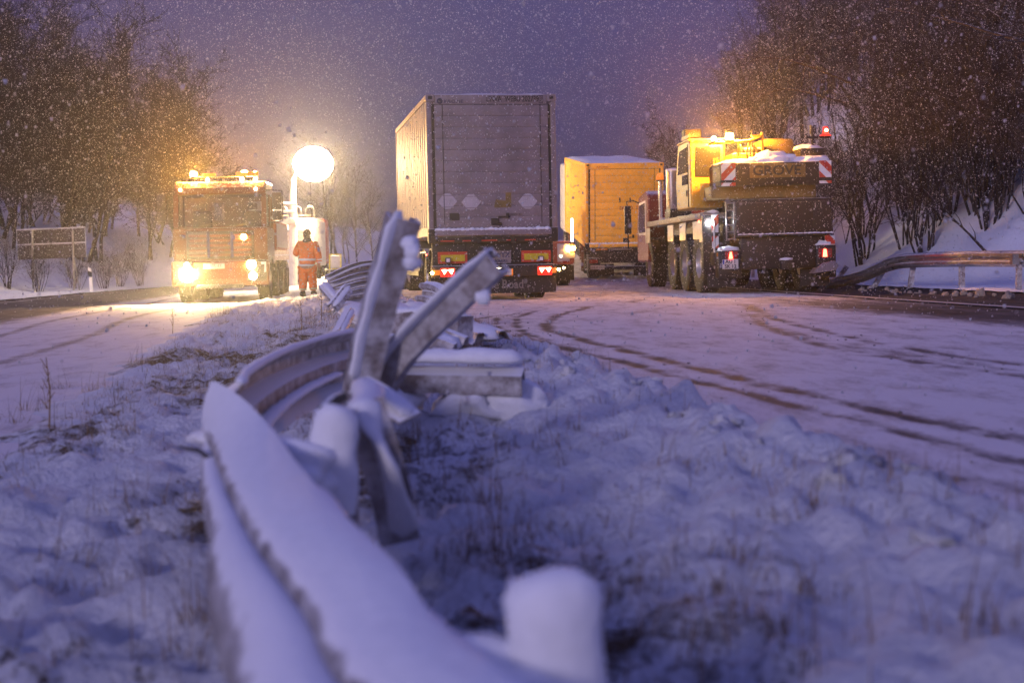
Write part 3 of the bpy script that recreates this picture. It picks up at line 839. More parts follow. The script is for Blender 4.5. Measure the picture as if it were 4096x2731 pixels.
for sx in (-1, 1):
    for yy in (0.85, 2.15):
        wheel(GT, sx*0.93, yy, 0.475, 0.40, face=sx)
        mb = MB(); pr = [(0.56*math.cos(a)+yy, 0.475+0.56*math.sin(a)) for a in np.linspace(0.1, math.pi-0.1, 12)]
        pr2 = [(0.535*math.cos(a)+yy, 0.475+0.535*math.sin(a)) for a in np.linspace(math.pi-0.1, 0.1, 12)]
        mb.prismx(pr+pr2, sx*0.93-0.24, sx*0.93+0.24); mb.build('mudguard', M['chassis'], GT)
wheel(GT, 0.40, 4.9, 0.475, 0.34, face=1); wheel(GT, -0.62, 4.9, 0.475, 0.34, face=-1)
MB().tube([(-0.9,0.85,0.475),(0.9,0.85,0.475)],0.08,10).build('axle', M['chassis'], GT)
MB().tube([(-0.9,2.15,0.475),(0.9,2.15,0.475)],0.08,10).build('axle', M['chassis'], GT)
part('underride_guard', GT, M['chassis'], (-1.22,-1.18,2.9,6.6,0.46,0.56), (-1.22,-1.18,2.9,6.6,0.68,0.78))
part('toolbox', GT, M['chassis'], (-1.18,-0.62,3.1,4.3,0.52,1.05), c=0.03)

# tractor ahead of the grey trailer, turned further left
tx, ty = -1.42, 37.4
TT = empty('lorry_tractor', (tx, ty, H(tx, ty)+0.01), (0, R(-1), R(15)), 'rust-coloured lorry cab showing only a frame edge beyond the grey trailer', 'lorry')
cab = part('cab', TT, M['rust'], (-0.72,1.22,1.2,3.3,0.9,2.4), c=0.12)
fr = MB()
fr.box(-1.34,-1.28,0.4,0.46,1.2,2.36); fr.box(-1.34,-0.7,0.4,0.46,2.32,2.38); fr.box(-1.34,-0.7,0.4,0.46,1.30,1.36); fr.box(-0.76,-0.70,0.4,0.46,1.2,2.36)
hb = fr.build('headboard_frame', M['rust'], TT)
part('headboard_mesh', hb, M['olive'], (-1.28,-0.76,0.42,0.44,1.36,2.32))
part('white_tank', TT, M['white'], (-1.66,-1.30,0.5,1.4,0.95,1.47), c=0.06)
part('chassis_beam', TT, M['chassis'], (-0.5,-0.35,0.0,3.0,0.7,0.9)); part('chassis_beam', TT, M['chassis'], (0.35,0.5,0.0,3.0,0.7,0.9))
for sx in (-1, 1):
    wheel(TT, sx*0.95, 0.7, 0.5, 0.5, face=sx); wheel(TT, sx*1.0, 2.5, 0.5, 0.3, face=sx)

# ------------------------------------------------------------------ amber-lit trailer, climbing away
yx, yy_ = 3.68, 46.6
YT = empty('swap_body_trailer', (yx, yy_, H(yx, yy_)-0.02), (R(5.6), R(-0.9), R(3.0)),
           'cream roll-door container trailer glowing orange with snow on its roof', 'trailer')
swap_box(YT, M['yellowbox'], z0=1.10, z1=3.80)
text('2', 0.17, M['ink_red'], YT, (1.0,-0.010,2.34), sx=0.92, name='check_digit', bold=0.003)
text('DNSO', 0.17, M['ink_red'], YT, (0.05,-0.010,2.34), sx=0.92, name='owner_code', bold=0.003)
text('105842', 0.17, M['ink_red'], YT, (0.60,-0.010,2.34), sx=0.92, name='container_number', bold=0.003)
text('DNVA', 0.17, M['ink_red'], YT, (0.92,-0.010,2.07), sx=0.92, name='owner_code', bold=0.003)
text('KRONE', 0.085, M['ink_red'], YT, (-0.72,-0.013,3.67), sx=1.35, name='maker_lettering')
lock_gear(YT, 0.12, -0.004, 1.33)
for x in (-0.16, 0.18):
    part('door_grip', YT, M['chassis'], (x-0.02,x+0.02,-0.03,-0.003,2.53,2.68), c=0.01)
part('rear_panel', YT, M['chassis'], (-1.15,1.15,0.10,0.2,0.55,1.08), c=0.02)
part('cross_member', YT, M['chassis'], (-1.2,1.2,0.0,0.10,0.92,1.06), c=0.02)
for x0, x1, m_ in ((-0.93,-0.56,'amberlens'),(0.43,0.80,'yellowrefl'),(-0.45,0.25,'ink_grey')):
    part('reflector_strip', YT, M[m_], (x0,x1,-0.012,-0.0005,0.985,1.04))
part('bumper_beam', YT, M['chassis'], (-1.12,1.12,-0.04,0.08,0.36,0.46), c=0.03)
for sx in (-1, 1):
    bk = part('lamp_bracket', YT, M['chassis'], (sx*1.0-0.18,sx*1.0+0.18,0.0,0.09,0.50,0.74), c=0.02)
    part('tail_lamp', YT, M['redlens'], (sx*1.0-0.15,sx*1.0+0.13,-0.03,-0.001,0.56,0.68), c=0.015)
yp = part('number_plate', YT, M['plate'], (-1.12,-0.66,-0.05,-0.041,0.36,0.50), c=0.004)
text('BTE W 2102', 0.10, M['ink'], yp, (-0.89,-0.056,0.43), sx=0.75, name='plate_lettering')
part('mud_flap', YT, M['chassis'], (-1.15,-0.3,0.35,0.37,0.10,0.5)); part('mud_flap', YT, M['chassis'], (0.35,1.15,0.35,0.37,0.10,0.5))
for sx in (-1, 1):
    for w_ in (0.9, 2.2): wheel(YT, sx*0.93, w_, 0.475, 0.40, face=sx)
    part('chassis_beam', YT, M['chassis'], (sx*0.47-0.08, sx*0.47+0.08, 0.2, 7.2, 0.72, 1.06))
for y0 in (1.4, 5.6):
    lg = MB(); lg.box(-1.27,-1.19,y0,y0+0.08,0.16,1.10); lg.box(-1.27,-1.19,y0+0.5,y0+0.58,0.50,1.1); lg.box(-1.265,-1.195,y0,y0+0.58,0.92,0.99)
    lg.build('support_leg', M['rust'], YT)
part('tool_box', YT, M['chassis'], (-1.15,-0.55,3.2,4.6,0.45,0.98), c=0.03)
tc_ = part('towing_cab', YT, M['bodywhite'], (-1.2,1.2,8.3,10.4,0.9,3.5), c=0.12)
for sx in (-1, 1): wheel(YT, sx*0.98, 9.3, 0.5, 0.3, face=sx)

# ------------------------------------------------------------------ service lorry seen in the gap between the two trailers
sx_, sy_ = 0.72, 41.5
ST = empty('service_lorry', (sx_, sy_, H(sx_, sy_)+0.01), (0, R(-1), R(5)), 'service lorry with amber rear lamp in the gap between the two trailers', 'lorry')
part('load_bed', ST, M['bodyred'], (-1.15,1.15,0.1,4.6,0.95,1.25), c=0.03)
part('cab', ST, M['bodywhite'], (-1.1,1.1,4.8,6.6,0.8,2.6), c=0.12)
part('tail_board', ST, M['bodyred'], (-1.12,1.12,0.0,0.08,0.62,1.3), c=0.02)
part('striped_panel', ST, M['white'], (0.62,0.98,-0.02,-0.001,0.70,1.22), c=0.004)
part('upright_light_strip', ST, M['L_bluewhite'], (1.03,1.09,-0.03,0.03,1.28,1.95), c=0.015)
part('strip_bracket', ST, M['chassis'], (0.98,1.14,-0.02,0.08,1.18,1.28), c=0.01)
part('amber_warning_lamp', ST, M['L_amber_s'], (0.93,1.15,-0.07,-0.022,1.04,1.13), c=0.02)
disc('marker_lamp', ST, M['L_marker'], 0.72, -0.03, 0.86, 0.03)
disc('marker_lamp', ST, M['L_marker'], 0.80, -0.03, 0.52, 0.035)
part('number_plate', ST, M['plate'], (0.92,1.14,-0.03,-0.001,0.80,0.95))
for s_ in (-1, 1):
    part('tail_lamp', ST, M['redlens'], (s_*0.9-0.12,s_*0.9+0.12,-0.03,-0.001,0.64,0.72), c=0.01)
    wheel(ST, s_*0.92, 1.2, 0.46, 0.4, face=s_); wheel(ST, s_*0.95, 5.6, 0.46, 0.3, face=s_)
    part('mudguard', ST, M['chassis'], (s_*0.92-0.25,s_*0.92+0.25,0.5,0.53,0.15,0.6))
# ------------------------------------------------------------------ heavy recovery truck facing the camera
ax, ay = -7.48, 36.7
AT = empty('recovery_truck', (ax, ay, H(ax, ay)+0.015), (0, R(-1.1), R(4.7)), 'orange recovery truck with blazing headlamps and amber roof beacons', 'truck')
oc = M['orange_cab']
mb = MB()
mb.prismx([(0.10,0.95),(0.02,1.25),(0.03,1.92),(2.2,1.92),(2.2,0.95)], -1.2, 1.2)
cabl = mb.build('cab_lower', oc, AT)
bv = cabl.modifiers.new('b', 'BEVEL'); bv.width = 0.05; bv.segments = 2; bv.limit_method = 'ANGLE'
mb = MB(); mb.prismx([(0.20,2.78),(0.26,2.95),(0.45,3.12),(2.2,3.15),(2.2,2.78)], -1.18, 1.18)
rf = mb.build('cab_roof', oc, AT); bv = rf.modifiers.new('b', 'BEVEL'); bv.width = 0.06; bv.segments = 2; bv.limit_method = 'ANGLE'
for s_ in (-1, 1):
    mb = MB(); mb.prismx([(0.04,1.92),(0.14,1.92),(0.31,2.78),(0.21,2.78)], s_*1.12-0.06, s_*1.12+0.06); mb.build('window_pillar', oc, AT)
    part('door_pillar', AT, oc, (s_*1.14-0.05,s_*1.14+0.05,1.15,1.35,1.92,2.78))
    mb = MB(); mb.prismx([(0.16,1.95),(1.14,1.95),(1.14,2.76),(0.32,2.76)], s_*1.16-0.006, s_*1.16+0.006); mb.build('side_window', M['glass'], AT)
    dh = part('door_handle', AT, M['plastic'], (s_*1.21-0.012,s_*1.21+0.012,0.95,1.12,1.62,1.67))
# rear wall with two window openings
part('cab_rear_wall', AT, oc, (-1.18,-0.40,2.12,2.2,1.92,2.78),(-0.40,-0.12,2.12,2.2,1.92,2.16),(-0.40,-0.12,2.12,2.2,2.64,2.78),(-0.12,0.52,2.12,2.2,1.92,2.78),(0.52,1.02,2.12,2.2,1.92,2.16),(0.52,1.02,2.12,2.2,2.66,2.78),(1.02,1.18,2.12,2.2,1.92,2.78))
mb = MB(); mb.prismx([(0.045,1.95),(0.060,1.95),(0.225,2.76),(0.210,2.76)], -1.05, 1.05); mb.build('windscreen', M['clear'], AT)
for x in (-0.6, 0.72):
    part('seat', AT, M['blackcloth'], (x-0.25,x+0.25,1.2,1.36,1.5,2.38), c=0.05)
    part('head_rest', AT, M['blackcloth'], (x-0.13,x+0.13,1.22,1.32,2.40,2.58), c=0.04)
for x in (-0.5, 0.4):
    MB().tube([(x,0.0,1.97),(x+0.55,0.03,2.06)],0.012,5).build('wiper', M['plastic'], AT)
# grille, bumper, trims
gr = part('grille', AT, M['plastic'], (-0.86,0.86,-0.02,0.02,1.12,1.82), c=0.02)
for k in range(5):
    part('grille_slat', gr, oc, (-0.80,0.80,-0.045,-0.022,1.18+0.125*k,1.245+0.125*k), c=0.012)
for x in (-0.30, 0.30): part('grille_bar', gr, M['chrome'], (x-0.035,x+0.035,-0.052,-0.046,1.14,1.80))
bmp = MB(); bmp.prismx([(-0.16,0.42),(-0.22,0.60),(-0.18,1.06),(0.12,1.06),(0.12,0.42)], -1.24, 1.24)
bo = bmp.build('bumper', oc, AT); bv = bo.modifiers.new('b','BEVEL'); bv.width = 0.04; bv.segments = 2; bv.limit_method = 'ANGLE'
part('bumper_step', AT, M['plastic'], (-0.6,0.6,-0.25,-0.19,0.36,0.46), c=0.02)
pl_ = part('number_plate', AT, M['plate'], (-0.42,0.12,-0.24,-0.222,0.86,0.99), c=0.004)
text('V DS 43', 0.115, M['ink'], pl_, (-0.15,-0.245,0.925), sx=1.0, name='plate_lettering')
for s_ in (-1, 1):
    hs = part('headlamp', AT, M['plastic'], (s_*0.93-0.25,s_*0.93+0.25,-0.235,-0.19,0.52,1.08), c=0.03)
    if s_ < 0:
        disc('lamp_lens', hs, M['L_head'], -0.83, -0.24, 0.72, 0.185, -1)  # lens made oversized so its disc takes in the lamp's glare
        disc('lamp_lens', hs, M['L_head2'], -0.84, -0.24, 0.97, 0.055, -1)
    else:
        disc('lamp_lens', hs, M['L_head2'], 0.79, -0.24, 0.95, 0.115, -1)
        disc('lamp_lens', hs, M['L_head2'], 0.83, -0.24, 0.66, 0.095, -1)
        MB().prism([(1.03,1.02),(1.17,1.02),(1.17,0.76),(1.11,0.74),(1.13,0.96),(1.07,0.95)], -0.245, -0.236).build('lamp_guard', M['white'], hs)
disc('grille_strobe', AT, M['L_amber_s'], 0.60, -0.06, 1.66, 0.075, -1)
# mirrors
for s_ in (-1, 1):
    mi = part('mirror', AT, M['plastic'], (s_*1.46-0.12,s_*1.46+0.12,0.02,0.12,2.36,2.80), c=0.03)
    part('lower_mirror', mi, M['plastic'], (s_*1.46-0.12,s_*1.46+0.12,0.02,0.12,2.08,2.33), c=0.03)
    MB().tube([(s_*1.18,0.15,2.86),(s_*1.36,0.10,2.86),(s_*1.60,0.08,2.84),(s_*1.61,0.08,2.5),(s_*1.60,0.08,2.06),(s_*1.20,0.12,2.02)],0.018,6).build('mirror_arm', M['plastic'], mi)
# roof lights
bar = part('light_bar', AT, M['plastic'], (-0.85,0.95,0.55,0.72,3.20,3.25), c=0.015)
for x in (-0.7, 0.0, 0.8): part('bar_foot', bar, M['plastic'], (x-0.03,x+0.03,0.6,0.66,3.12,3.20))
def beacon(parent, x, y, z, m_, r=0.075, h=0.15):
    b0 = MB(); b0.lathe([(r*1.1,0),(r*1.1,0.03),(r,0.03)], axis='z', n=18)
    b0 = b0.build('beacon', M['plastic'], parent, loc=(x,y,z), auto=40)
    d = MB(); d.lathe([(r,0.03),(r,h*0.6),(r*0.8,h*0.9),(0,h)], axis='z', n=18); d.build('beacon_dome', m_, b0, smooth=True)
    return b0
beacon(AT, -0.71, 0.63, 3.25, M['L_amber'], 0.085, 0.15)
beacon(AT, 0.60, 0.63, 3.25, M['L_amber'], 0.085, 0.15)
beacon(AT, 0.87, 0.63, 3.25, M['L_amber'], 0.062, 0.13)
part('lamp_strip', bar, M['L_amberglass'], (-0.45,-0.12,0.5,0.56,3.26,3.34), c=0.02)
part('lamp_strip', bar, M['L_amberglass'], (0.40,0.98,0.46,0.545,3.26,3.36), c=0.02)
disc('roof_spot', AT, M['L_marker'], -0.33, 0.42, 3.16, 0.05); disc('roof_spot', AT, M['L_marker'], 0.55, 0.42, 3.17, 0.06); disc('roof_spot', AT, M['L_marker'], 0.90, 0.42, 3.17, 0.05)
disc('marker_lamp', AT, M['L_marker'], -1.0, 0.20, 2.90, 0.04); disc('marker_lamp', AT, M['L_marker'], 0.92, 0.20, 2.90, 0.04)
# body behind the cab
part('equipment_body', AT, M['bodyred'], (-1.22,1.22,2.6,6.6,1.35,2.15), c=0.03)
for k in range(5): part('locker_door', AT, M['bodywhite'], (1.222,1.238,2.7+0.78*k,3.42+0.78*k,1.42,2.08))
part('deck_rail', AT, M['galv_bare'], (1.16,1.2,2.6,6.8,2.3,2.34)); part('deck_rail', AT, M['galv_bare'], (-1.2,-1.16,2.6,6.8,2.3,2.34))
part('boom', AT, M['bodywhite'], (-0.25,0.25,2.7,7.6,2.2,2.62), c=0.04)
part('chassis_beam', AT, M['chassis'], (-0.5,0.5,0.4,8.2,0.7,1.1))
for s_ in (-1, 1):
    wheel(AT, s_*1.02, 1.05, 0.53, 0.34, face=s_)
    for w_ in (3.3, 5.2, 6.6): wheel(AT, s_*0.98, w_, 0.53, 0.46, face=s_)
    mb = MB(); pr = [(0.66*math.cos(a)+1.05, 0.53+0.62*math.sin(a)) for a in np.linspace(0.05, math.pi-0.05, 12)]; pr2 = [(0.60*math.cos(a)+1.05, 0.53+0.57*math.sin(a)) for a in np.linspace(math.pi-0.05, 0.05, 12)]
    mb.prismx(pr+pr2, s_*1.02-0.2, s_*1.02+0.2); mb.build('wheel_arch', M['plastic'], AT)
    part('cab_step', AT, M['plastic'], (s_*1.05-0.15,s_*1.05+0.15,1.7,2.15,0.45,0.55), c=0.02)

# ------------------------------------------------------------------ second rescue truck behind, with light mast
bx_, by_ = -8.55, 53.0
BT = empty('rescue_truck', (bx_, by_, H(bx_, by_)+0.01), (0, R(-1), R(3)), 'pale blue and white rescue truck with ladder hoops on its roof', 'truck')
part('body', BT, M['bodywhite'], (-1.22,1.22,0.1,5.5,0.75,2.55), c=0.06)
part('rear_shutter', BT, mat('pale_blue_panel', (0.40,0.45,0.62), 0.4, 0, 0.12), (-0.6,0.85,0.06,0.098,0.9,2.2), c=0.01)
for k in range(6): part('shutter_slat', BT, M['container'], (-0.58,0.83,0.045,0.058,1.0+0.19*k,1.16+0.19*k))
part('cab', BT, M['bodyred'], (-1.2,1.2,5.6,7.6,0.8,2.7), c=0.12)
part('bumper', BT, M['plastic'], (-1.2,1.2,-0.1,0.1,0.45,0.72), c=0.03)
part('roof_rail', BT, M['galv_bare'], (-1.1,1.1,0.2,0.25,2.62,2.67)); 
for x in (-0.4, 0.1, 0.62, 1.1):
    MB().tube([(x-0.2,0.3,2.55),(x-0.2,0.3,2.85),(x-0.1,0.3,2.97),(x+0.05,0.3,2.97),(x+0.12,0.3,2.85),(x+0.12,0.3,2.55)],0.022,6).build('ladder_hoop', M['galv_bare'], BT)
for z_ in (2.1, 1.9, 1.7): disc('side_lamp', BT, M['L_marker'], 1.14, 0.05, z_, 0.035)
part('reflective_strip', BT, M['redrefl'], (1.02,1.10,0.085,0.099,0.8,1.6)); part('reflective_strip', BT, M['white'], (1.11,1.19,0.085,0.099,0.9,2.3))
disc('marker_lamp', BT, M['L_amber_s'], -0.05, -0.11, 0.62, 0.03)
for s_ in (-1, 1):
    part('tail_lamp', BT, M['redlens'], (s_*1.0-0.1,s_*1.0+0.1,0.06,0.095,0.80,0.95) if s_ < 0 else (0.86,1.0,0.06,0.095,0.80,0.95), c=0.01)
    for w_ in (1.4, 6.6): wheel(BT, s_*1.0, w_, 0.48, 0.36, face=s_, tread=False)

# white knuckle crane that stands as light mast, and the balloon lamp on it
mx_, my_ = -8.15, 52.4
mzb = H(mx_, my_)
MT = empty('light_mast', (mx_, my_, mzb), (0,0,0), 'white tapered light mast with cross bars beside the rescue truck', 'light mast')
p0 = at(1172, 890, my_) - Vector((mx_, my_, mzb)); p1 = at(1174, 715, my_) - Vector((mx_, my_, mzb)); pb = at(1253, 655, my_) - Vector((mx_, my_, mzb))
MB().tube([(p0.x,0,0.0),(p0.x,0,p0.z-0.1)],[0.16,0.16],10).build('mast_foot', M['bodywhite'], MT)
MB().tube([(p0.x,0,p0.z-0.1),(p0.x,0,(p0.z+p1.z)/2),(p1.x,0,p1.z)],[0.17,0.13,0.09],12).build('mast', M['bodywhite'], MT, auto=50)
part('mast_base', MT, M['bodywhite'], (p0.x-0.5,p0.x+0.12,-0.2,0.2,p0.z-0.08,p0.z+0.16), c=0.05)
for v in (817, 848):
    zz = at(1172, v, my_).z - mzb
    part('cross_bar', MT, M['bodywhite'], (p0.x-0.55,p0.x+0.16,-0.26,-0.17,zz-0.05,zz+0.06), c=0.02)
MB().tube([(p1.x,0,p1.z-0.02),(p1.x+0.1,0,p1.z+0.2),(pb.x,0,pb.z-0.15)],[0.07,0.05,0.04],8).build('lamp_arm', M['bodywhite'], MT)
bal = MB()
prof = [(r_*1.32, h_*1.32) for r_, h_ in ((0.0,-0.50),(0.20,-0.47),(0.40,-0.35),(0.53,-0.14),(0.56,0.0),(0.53,0.14),(0.40,0.33),(0.20,0.44),(0.0,0.47))]
bal.lathe(prof, origin=(0,0,0), axis='z', n=32)
bo = bal.build('lighting_balloon', M['L_balloon'], None, smooth=True, loc=(mx_+pb.x, my_, mzb+pb.z))
tag(bo, 'glowing white lighting balloon held up by the light mast', 'work light')

# small generator trailer far behind, by the barrier
qx, qy = at(1341, 1100, 50)[0], 50.0
QT = empty('generator_trailer', (qx, qy, H(qx, qy)), (0,0,R(4)), 'small yellow framed generator on wheels behind the crumpled barrier', 'generator')
for b in ((-0.22,-0.18,0.45,1.0),(0.18,0.22,0.45,1.0)): part('frame_post', QT, M['yellowrefl'], (b[0],b[1],0,0.04,b[2],b[3]))
for b in ((-0.18,0.18,0.45,0.49),(-0.18,0.18,0.96,1.0)): part('frame_bar', QT, M['yellowrefl'], (b[0],b[1],0,0.04,b[2],b[3]))
part('machine', QT, M['bodywhite'], (-0.17,0.17,0.06,0.7,0.50,0.94), c=0.04)
part('platform', QT, M['chassis'], (-0.3,0.3,-0.05,0.9,0.36,0.44), c=0.02)
for s_ in (-1, 1): wheel(QT, s_*0.34, 0.5, 0.24, 0.12, face=s_, tread=False)

# ------------------------------------------------------------------ worker in orange, seen from behind
wx, wy = at(1231, 1190, 37.4)[0], 37.4
WK = empty('person', (wx, wy, med_h(wx, wy)-0.01), (0,0,R(-4)), 'person in orange high-visibility suit with silver bands and dark cap walking away', 'person')
def skin_mesh(name, joints, edges, mat_, parent, sub=2, root=0, fat=1.0):
    me = bpy.data.meshes.new(name)
    me.from_pydata([j[0] for j in joints], edges, [])
    o = bpy.data.objects.new('tmp_skin', me); COL.objects.link(o)
    o.modifiers.new('s', 'SKIN').use_smooth_shade = True
    for i, j in enumerate(joints):
        r = j[1]; r = r if isinstance(r, tuple) else (r, r); me.skin_vertices[0].data[i].radius = (r[0]*fat, r[1]*fat)
    me.skin_vertices[0].data[root].use_root = True
    sb = o.modifiers.new('u', 'SUBSURF'); sb.levels = sub; sb.render_levels = sub
    dg = bpy.context.evaluated_depsgraph_get()
    m2 = bpy.data.meshes.new_from_object(o.evaluated_get(dg))
    bpy.data.objects.remove(o); bpy.data.meshes.remove(me)
    m2.name = name; m2.materials.clear(); m2.materials.append(mat_)
    m2.polygons.foreach_set('use_smooth', [True]*len(m2.polygons))
    r = bpy.data.objects.new(name, m2); COL.objects.link(r); r.parent = parent
    return r
# body: one continuous figure (x right, y away, z up), faces away from the camera
J = [((0,0,0.95),(0.13,0.10)), ((0,0.0,1.15),(0.13,0.10)), ((0,0.01,1.35),(0.155,0.11)), ((0,0.02,1.47),(0.09,0.08)), ((-0.01,0.05,1.56),(0.055,0.055)), ((-0.02,0.08,1.66),(0.08,0.095)), ((-0.02,0.085,1.76),(0.07,0.08)),
     ((-0.20,0.01,1.42),0.075), ((-0.30,0.04,1.17),0.055), ((-0.20,0.24,1.22),0.045), ((-0.13,0.30,1.28),0.035),
     ((0.20,0.01,1.42),0.075), ((0.27,0.00,1.15),0.055), ((0.29,0.05,0.90),0.045), ((0.29,0.06,0.82),0.035),
     ((-0.11,0.0,0.86),0.09), ((-0.12,0.02,0.48),0.065), ((-0.13,-0.02,0.10),0.05), ((-0.135,0.10,0.045),0.045),
     ((0.11,0.0,0.86),0.09), ((0.12,0.03,0.48),0.065), ((0.16,0.0,0.10),0.05), ((0.175,0.11,0.045),0.045)]
E = [(0,1),(1,2),(2,3),(3,4),(4,5),(5,6),(2,7),(7,8),(8,9),(9,10),(2,11),(11,12),(12,13),(13,14),(0,15),(15,16),(16,17),(17,18),(0,19),(19,20),(20,21),(21,22)]
def fingers(J, E, base, dirv, side):
    d = Vector(dirv).normalized(); s = d.cross(Vector((0,1,0)));  s = s.normalized() if s.length > .1 else Vector((1,0,0))
    b = Vector(J[base][0])
    for k, (o_, ln) in enumerate(((-0.03,0.055),(-0.01,0.065),(0.01,0.062),(0.03,0.05))):
        p = b + s*o_ + d*0.03; i = len(J)
        J.append((tuple(p), 0.010)); J.append((tuple(p+d*ln*0.5+Vector((0,0.008,0))), 0.009)); J.append((tuple(p+d*ln+Vector((0,0.025,0))), 0.008))
        E += [(base,i),(i,i+1),(i+1,i+2)]
    p = b + s*0.045*side; i = len(J)
    J.append((tuple(p), 0.010)); J.append((tuple(p+d*0.035+s*0.012*side), 0.009)); E += [(base,i),(i,i+1)]
fingers(J, E, 14, (0,0.1,-1), -1); fingers(J, E, 10, (0.6,0.4,0.5), 1)
skin_mesh('body', J, E, M['skin'], WK, 2)
JK = [((0,0,0.86),(0.215,0.165)), ((0,0,1.02),(0.205,0.15)), ((0,0,1.2),(0.205,0.145)), ((0,0.01,1.36),(0.215,0.145)), ((0,0.02,1.50),(0.10,0.09)),
      ((-0.21,0.01,1.41),0.10), ((-0.33,0.03,1.17),0.085), ((-0.22,0.22,1.21),0.065), ((0.21,0.01,1.41),0.10), ((0.29,0.0,1.14),0.085), ((0.30,0.05,0.92),0.068)]
skin_mesh('jacket', JK, [(0,1),(1,2),(2,3),(3,4),(3,5),(5,6),(6,7),(3,8),(8,9),(9,10)], M['hiviz'], WK, 2, fat=1.17)
TRS = [((0,0,0.92),(0.17,0.14)), ((-0.115,0,0.80),0.125), ((-0.125,0.02,0.48),0.105), ((-0.13,-0.01,0.20),0.092), ((0.115,0,0.80),0.125), ((0.125,0.03,0.48),0.105), ((0.155,0.01,0.20),0.092)]
skin_mesh('trousers', TRS, [(0,1),(1,2),(2,3),(0,4),(4,5),(5,6)], M['hiviz'], WK, 2, fat=1.17)
for jx, jy in ((-0.132,-0.02),(0.162,0.0)):
    skin_mesh('boot', [((jx,jy,0.24),0.075), ((jx,jy,0.08),(0.066,0.07)), ((jx+0.005,jy+0.16,0.05),(0.06,0.05))], [(0,1),(1,2)], M['blackcloth'], WK, 2, fat=1.3)
MB().ball((-0.02,0.075,1.69),0.118,3,0.12,(0.92,1.02,1.22)).build('cap', M['blackcloth'], WK, smooth=True)
skin_mesh('collar', [((0,0.03,1.42),(0.15,0.13)), ((-0.005,0.045,1.53),(0.12,0.12)), ((-0.01,0.05,1.60),(0.09,0.10))], [(0,1),(1,2)], M['blackcloth'], WK, 2, fat=1.2)
def ring(name, c, rx, ry, h, m_, tilt=0.0, ax_='Y'):
    mb = MB(); n = 28; V = []; Fc = []
    for k in range(n):
        a = 2*math.pi*k/n
        for q, g in ((-h/2,1.0),(h/2,1.0),(h/2,0.9),(-h/2,0.9)): V.append(Vector((math.cos(a)*rx*g, math.sin(a)*ry*g, q)))
    for k in range(n):
        for q in range(4): Fc.append((k*4+q, ((k+1)%n)*4+q, ((k+1)%n)*4+(q+1)%4, k*4+(q+1)%4))
    Mx = Matrix.Translation(c) @ Matrix.Rotation(tilt, 4, ax_)
    mb.add([Mx @ p for p in V], Fc); return mb.build(name, m_, WK, auto=60)
ring('waist_band', (0,0,1.03), 0.232, 0.172, 0.055, M['band']); ring('hem_band', (0,0,0.885), 0.236, 0.18, 0.045, M['band'])
ring('sleeve_band', (0.298,0.02,1.045), 0.083, 0.083, 0.05, M['band'], 0.1); ring('sleeve_band', (0.303,0.035,0.97), 0.077, 0.077, 0.04, M['band'], 0.1)
ring('sleeve_band', (-0.30,0.075,1.185), 0.088, 0.088, 0.05, M['band'], 1.2, 'X'); ring('sleeve_band', (-0.27,0.125,1.195), 0.082, 0.082, 0.045, M['band'], 1.2, 'X')
for jx in (-0.125, 0.122):
    ring('knee_band', (jx,0.025,0.57), 0.115, 0.118, 0.05, M['band2']); 
ring('ankle_band', (-0.13,0.0,0.255), 0.101, 0.103, 0.05, M['band2']); ring('ankle_band', (0.15,0.015,0.275), 0.101, 0.103, 0.05, M['band2'])
bag = MB(); bag.cbox(0.25,0.33,0.0,0.16,0.52,0.76,0.03); bag.tube([(0.29,0.03,0.76),(0.29,0.05,0.83),(0.29,0.11,0.83),(0.29,0.13,0.76)],0.008,6)
hb_ = bag.build('hand_bag', M['blackcloth'], None, auto=40); hb_.location = WK.location; hb_.rotation_euler = WK.rotation_euler
tag(hb_, "small black tool bag held in the person's right hand", 'bag')
# ------------------------------------------------------------------ mobile crane on the hard shoulder
cx_, cy_ = 5.62, 31.3
CT = empty('mobile_crane', (cx_, cy_, H(cx_, cy_)+0.005), (0, R(-1.5), R(3.6)), 'yellow mobile crane with striped warning boards, amber beacon and snow on top', 'crane')
Y, D = M['crane_yellow'], M['crane_dark']
# carrier
part('carrier_frame', CT, M['chassis'], (-0.55,0.65,0.3,10.2,0.75,1.35), c=0.03)
rb = part('rear_box', CT, D, (-0.76,1.36,-0.35,1.0,1.26,2.04), c=0.03)
for x0, x1 in ((-0.66,0.18),(0.21,0.92),(0.95,1.30)):
    part('box_panel', rb, D, (x0,x1,-0.372,-0.352,1.34,1.96), c=0.008)
for x in (0.98, 1.10): part('rung', rb, M['galv_bare'], (x,x+0.02,-0.395,-0.374,1.82,1.93))
part('panel_ledge', rb, D, (-0.70,1.34,-0.41,-0.352,1.245,1.275), c=0.008)
mb = MB()
for k in range(22): mb.ball((-0.66+2.0*k/21,-0.38,1.28),0.05,1,0.8,(1.3,0.6,0.35+0.3*random.random()),seed=k)
mb.build('ledge_snow', M['snow_cap'], rb, smooth=True)
mb = MB()
for k in range(16): mb.ball((-0.68+2.0*k/15,0.2+0.3*random.random(),2.04),0.10,1,0.7,(1.6,2.4,0.3),seed=k+40)
mb.build('box_snow', M['snow_cap'], rb, smooth=True)
part('rear_underbody', CT, D, (-0.62,1.30,-0.2,0.9,0.52,1.25), c=0.05)
part('outrigger_beam', CT, M['chassis'], (-1.2,1.32,-0.05,0.35,0.62,0.92), c=0.03)
part('tow_coupling', CT, M['chassis'], (0.22,0.48,-0.4,-0.2,0.50,0.72), c=0.03)
MB().ball((0.34,-0.32,0.73),0.12,1,0.5,(1.3,0.7,0.35),seed=3).build('coupling_snow', M['snow_cap'], CT, smooth=True)
